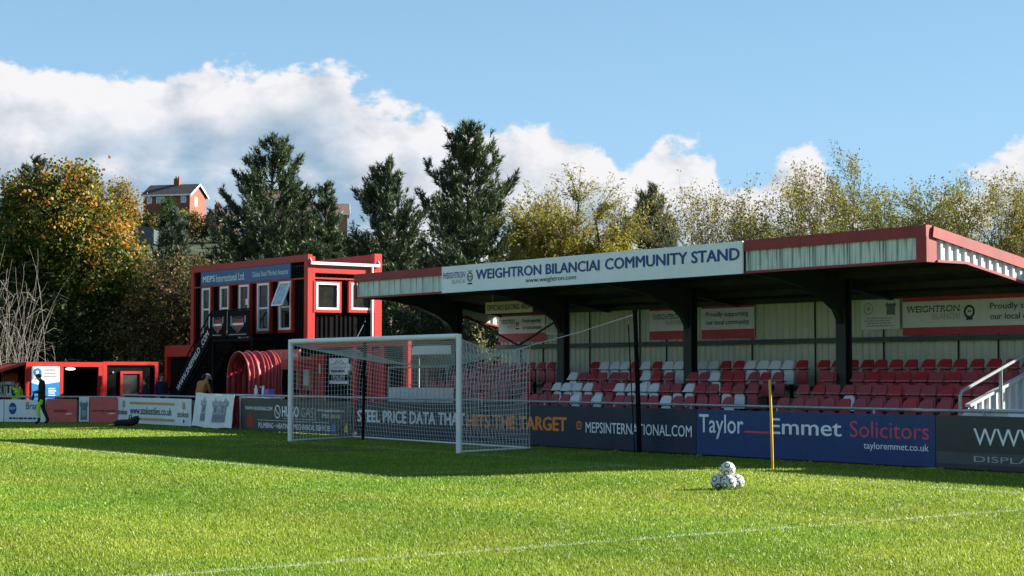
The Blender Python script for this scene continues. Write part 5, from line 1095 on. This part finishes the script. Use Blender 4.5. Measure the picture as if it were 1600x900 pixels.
# willow with long arching shoots
def willow():
    x, y, h = 2.6, 65.5, 9.2; base = (x, y, 0); mb = MB(); P = []; A = []
    tr = limb(mb, (x, y, -.1), (x, y, 4.2), .34, .22, .03, 5, 8)
    for i in range(26):
        dx = -2.6+4.5*(i+.5)/26; az = math.atan2(rng.normal()*.5, dx); e = np.array([x+dx, y+rng.normal()*.9, (4.8+3.4*(1-(abs(dx+.2)/3.0)**2))*rng.uniform(.74, 1.0)]); b = limb(mb, tr[rng.integers(2, 6)], e, .12, .035, .07, 5, 5)
        for k in range(50):
            s = b[rng.integers(1, 6)]; az2 = az + rng.normal()*.9; o = rng.uniform(.3, 1.5); u = rng.uniform(.3, 1.9); dr = rng.uniform(.1, 1.7)*(1 if s[2] < 6.5 else .35); pts = []
            for j in range(7):
                g = j/6; pts.append(np.array([s[0]+math.cos(az2)*o*g, s[1]+math.sin(az2)*o*g*.8, s[2]+u*g**.9 - dr*g**3]))
            mb.tube([tuple(p) for p in pts], [.016-.0018*j for j in range(7)], 3, cap=False)
            for q in range(56):
                g = rng.uniform(.12, 1.03)*6; j = min(5, int(g)); p = pts[j]*(1-(g-j))+pts[j+1]*(g-j); d = pts[j+1]-pts[j]; d /= np.linalg.norm(d)+1e-9; P.append(p+rng.normal(size=3)*.10); A.append(d*.8+rng.normal(size=3)*.5)
    P = np.array(P); A = np.array(A); A /= np.linalg.norm(A, axis=1)[:, None]
    V, F, col = leaf_cloud(P, .14, palette(len(P), [(.22,.21,.030), (.30,.25,.035), (.14,.16,.028), (.36,.27,.05)], [3, 3, 2, 1], .22), .30, .2, A)
    make_tree('willow_tree', 'yellow green willow with long arching shoots behind the middle of the stand', 'tree', base, mb, V, F, col)
willow()
YG = [(.16,.17,.035), (.22,.20,.04), (.12,.145,.035), (.27,.19,.04)]
RG = 'thinning autumn trees behind the stand'
for (x, y, h, sp, cols, w, ln, shed, lab) in ((8.6, 61, 8.6, .8, YG, [2, 3, 1, 2], 8, .45, 'half bare tree nearest the small pine behind the long roof sign'), (9.6, 59, 9.2, .8, YG, [1, 3, 1, 3], 10, .30, 'brown tinged tree between the half bare tree and the round crowned one'),
        (10.9, 58.5, 9.6, .95, YG, [3, 3, 2, 1], 14, .10, 'tall round crowned thinning tree behind the plain part of the roof edge'), (12.0, 60, 8.6, .85, YG, [3, 2, 3, 1], 14, .10, 'green thinning tree just beyond the round crowned one'),
        (13.3, 58, 9.0, .85, YG, [3, 2, 3, 1], 13, .10, 'slim green tree above the red corner of the roof'), (14.8, 56.5, 9.2, .95, YG, [3, 3, 2, 1], 14, .10, 'broad thinning tree over the start of the sloping roof end'),
        (16.3, 56.5, 8.8, .9, [(.30,.22,.04), (.26,.22,.04), (.2,.18,.04)], [2, 2, 1], 14, .1, 'yellow leaved tree past the open end of the stand'), (19.0, 54, 8.8, .9, YG, [2, 2, 2, 1], 12, .1, 'green thinning tree standing past the yellow leaved one'), (22.5, 53, 8.8, .9, YG, [2, 2, 2, 1], 12, .1, 'last thinning tree in the row past the stand')):
    twig_tree('thinning_tree', lab, x, y, 0, h, sp, 5, int(ln*1.35), .085, cols, w, .13, RG, shed=shed, fork=(3, 4))
ug = lambda Pn: palette(len(Pn), [(.10,.11,.026), (.16,.145,.03), (.07,.085,.022), (.22,.16,.03)], [3, 2, 3, 1], .22)
for i, (x, y, rx, h, lab) in enumerate(((7.6, 57.5, 1.7, 5.4, 'leafy olive bush behind the end of the long white sign'), (9.8, 56.5, 1.8, 6.2, 'leafy yellow olive bush behind the plain ribbed fascia'), (12.2, 56, 1.8, 6.0, 'leafy olive bush behind the red roof corner'), (14.6, 55, 1.9, 5.9, 'leafy olive bush showing over the sloping roof end'), (17.2, 54, 2.0, 6.0, 'leafy olive bush past the roof end'), (4.6, 62, 1.6, 5.2, 'leafy olive bush under the willow'), (1.9, 50.8, 1.5, 2.9, 'low leafy bush behind the goal end of the stand'))):
    broadleaf('hedge_bush', lab, x, y, [(0,0,h*.70,rx,1.1,h*.28), (.6,0,h*.42,rx,1.1,h*.32), (-.6,0,h*.40,rx,1.1,h*.3)], 0, 330, 18, .50, .125, ug, .55, cat='bush', group='olive bushes behind the stand', twigs=.5, trunk_r=.1)
# hedges and shrubs on the hill
def hedge(name, label, x, y, w, h, cols, d=2.0, n=340):
    z = float(hill_z(np.array(x), np.array(y))) ; f = lambda Pn: palette(len(Pn), cols, [1]*len(cols), .2)
    k = max(2, int(w/2.6)); lob = [((i+.5)/k*w-w/2, 0, h*.55, w/k*.75, d*.6, h*.5) for i in range(k)]
    broadleaf(name, label, x, y, lob, z-.2, n, 14, .55, .30, f, .7, cat='hedge', twigs=.05, trunk_r=.12, group='hedges and shrubs on the hill')
HG = [(.035,.062,.020), (.048,.078,.024), (.025,.045,.016)]
hedge('garden_hedge', 'dense green hedge to the left of the red brick house', -57.8, 250, 6.0, 4.8, [(.04,.085,.02), (.055,.10,.025)]); hedge('garden_hedge', 'yellow shrub at the end of the green hedge by the brick house', -53.0, 249, 1.9, 4.2, [(.26,.22,.03), (.2,.18,.03)], n=120)
hedge('garden_hedge', 'upright green conifer in front of the brick house wall', -51.6, 256.5, 1.7, 5.9, [(.035,.09,.02), (.05,.11,.028)], n=160); hedge('garden_hedge', 'low golden shrub below the brick house gable', -47.6, 251, 3.0, 4.6, [(.28,.20,.04), (.22,.18,.04)], n=140)
hedge('garden_hedge', 'long dark hedge below the red brick house', -46.5, 243, 17, 4.7, DK, n=560); hedge('garden_hedge', 'dark hedge in front of the pale brick house', -23, 212, 14, 4.0, DK, n=420); hedge('garden_hedge', 'shaded hedge lower down the hill behind the copper tree', -36, 165, 24, 4.5, HG, n=620); hedge('garden_hedge', 'wide shaded thicket on the slope behind the clubhouse', -16, 130, 24, 5.0, DK+HG, n=640); hedge('garden_hedge', 'mixed thicket on the slope behind the sycamore', -40, 120, 26, 5.0, DK+HG, n=640)
# bare whips at the corner
def whips():
    x, y = -17.6, 62.2; base = (x, y, 0); mb = MB()
    for i in range(150):
        az = rng.random()*2*PI; r = rng.uniform(.3, 2.6); h = rng.uniform(1.5, 6.9); s = np.array([x-1.3+rng.normal()*.8, y+rng.normal()*.4, 0.]); pts = []
        cx, cy = math.cos(az)*r*.8, math.sin(az)*r*.5; ph = rng.random()*6; dr = rng.uniform(0, 2.2); wv = rng.uniform(.08, .28); fq = rng.uniform(4, 10)
        for j in range(12):
            g = j/11; pts.append((s[0]+cx*g**1.4+wv*g*math.sin(ph+g*fq), s[1]+cy*g**1.4+.1*math.cos(ph+g*6), h*g*(1+.05*math.sin(ph+fq*g)) - dr*g**3.5))
        mb.tube(pts, [.015-.001*j for j in range(12)], 3, cap=False)
        for k in range(3):
            j = rng.integers(4, 11); p = np.array(pts[j]); d = rng.normal(size=3)*.55; d[2] = abs(d[2])*.6; q = [tuple(p), tuple(p+d*.5+[0,0,.12]), tuple(p+d-[0,0,.1])]; mb.tube(q, [.009, .007, .004], 3, cap=False)
    t = T('bare_shrub', 'tangled pale bare shrub with arching whips beside the sycamore', 'shrub', base, WD); t.part('stems', mb, 'bark_pale')
whips()
for (u, v, h, lab) in ((-15.2, 6.6, 3.6, 'thin half bare sapling rising behind the goal crossbar'), (-13.6, 7.0, 3.3, 'small leafy sapling rising behind the goal crossbar near the post')):
    p = ST.w(u, v, 0); twig_tree('sapling', lab, p.x, p.y, 0, h, .35, 3, 5 if h > 3.4 else 16, .09, [(.30,.30,.10), (.22,.26,.06)], [1, 1], .03, 'saplings behind the goal', up=1.4, fork=(2, 4))
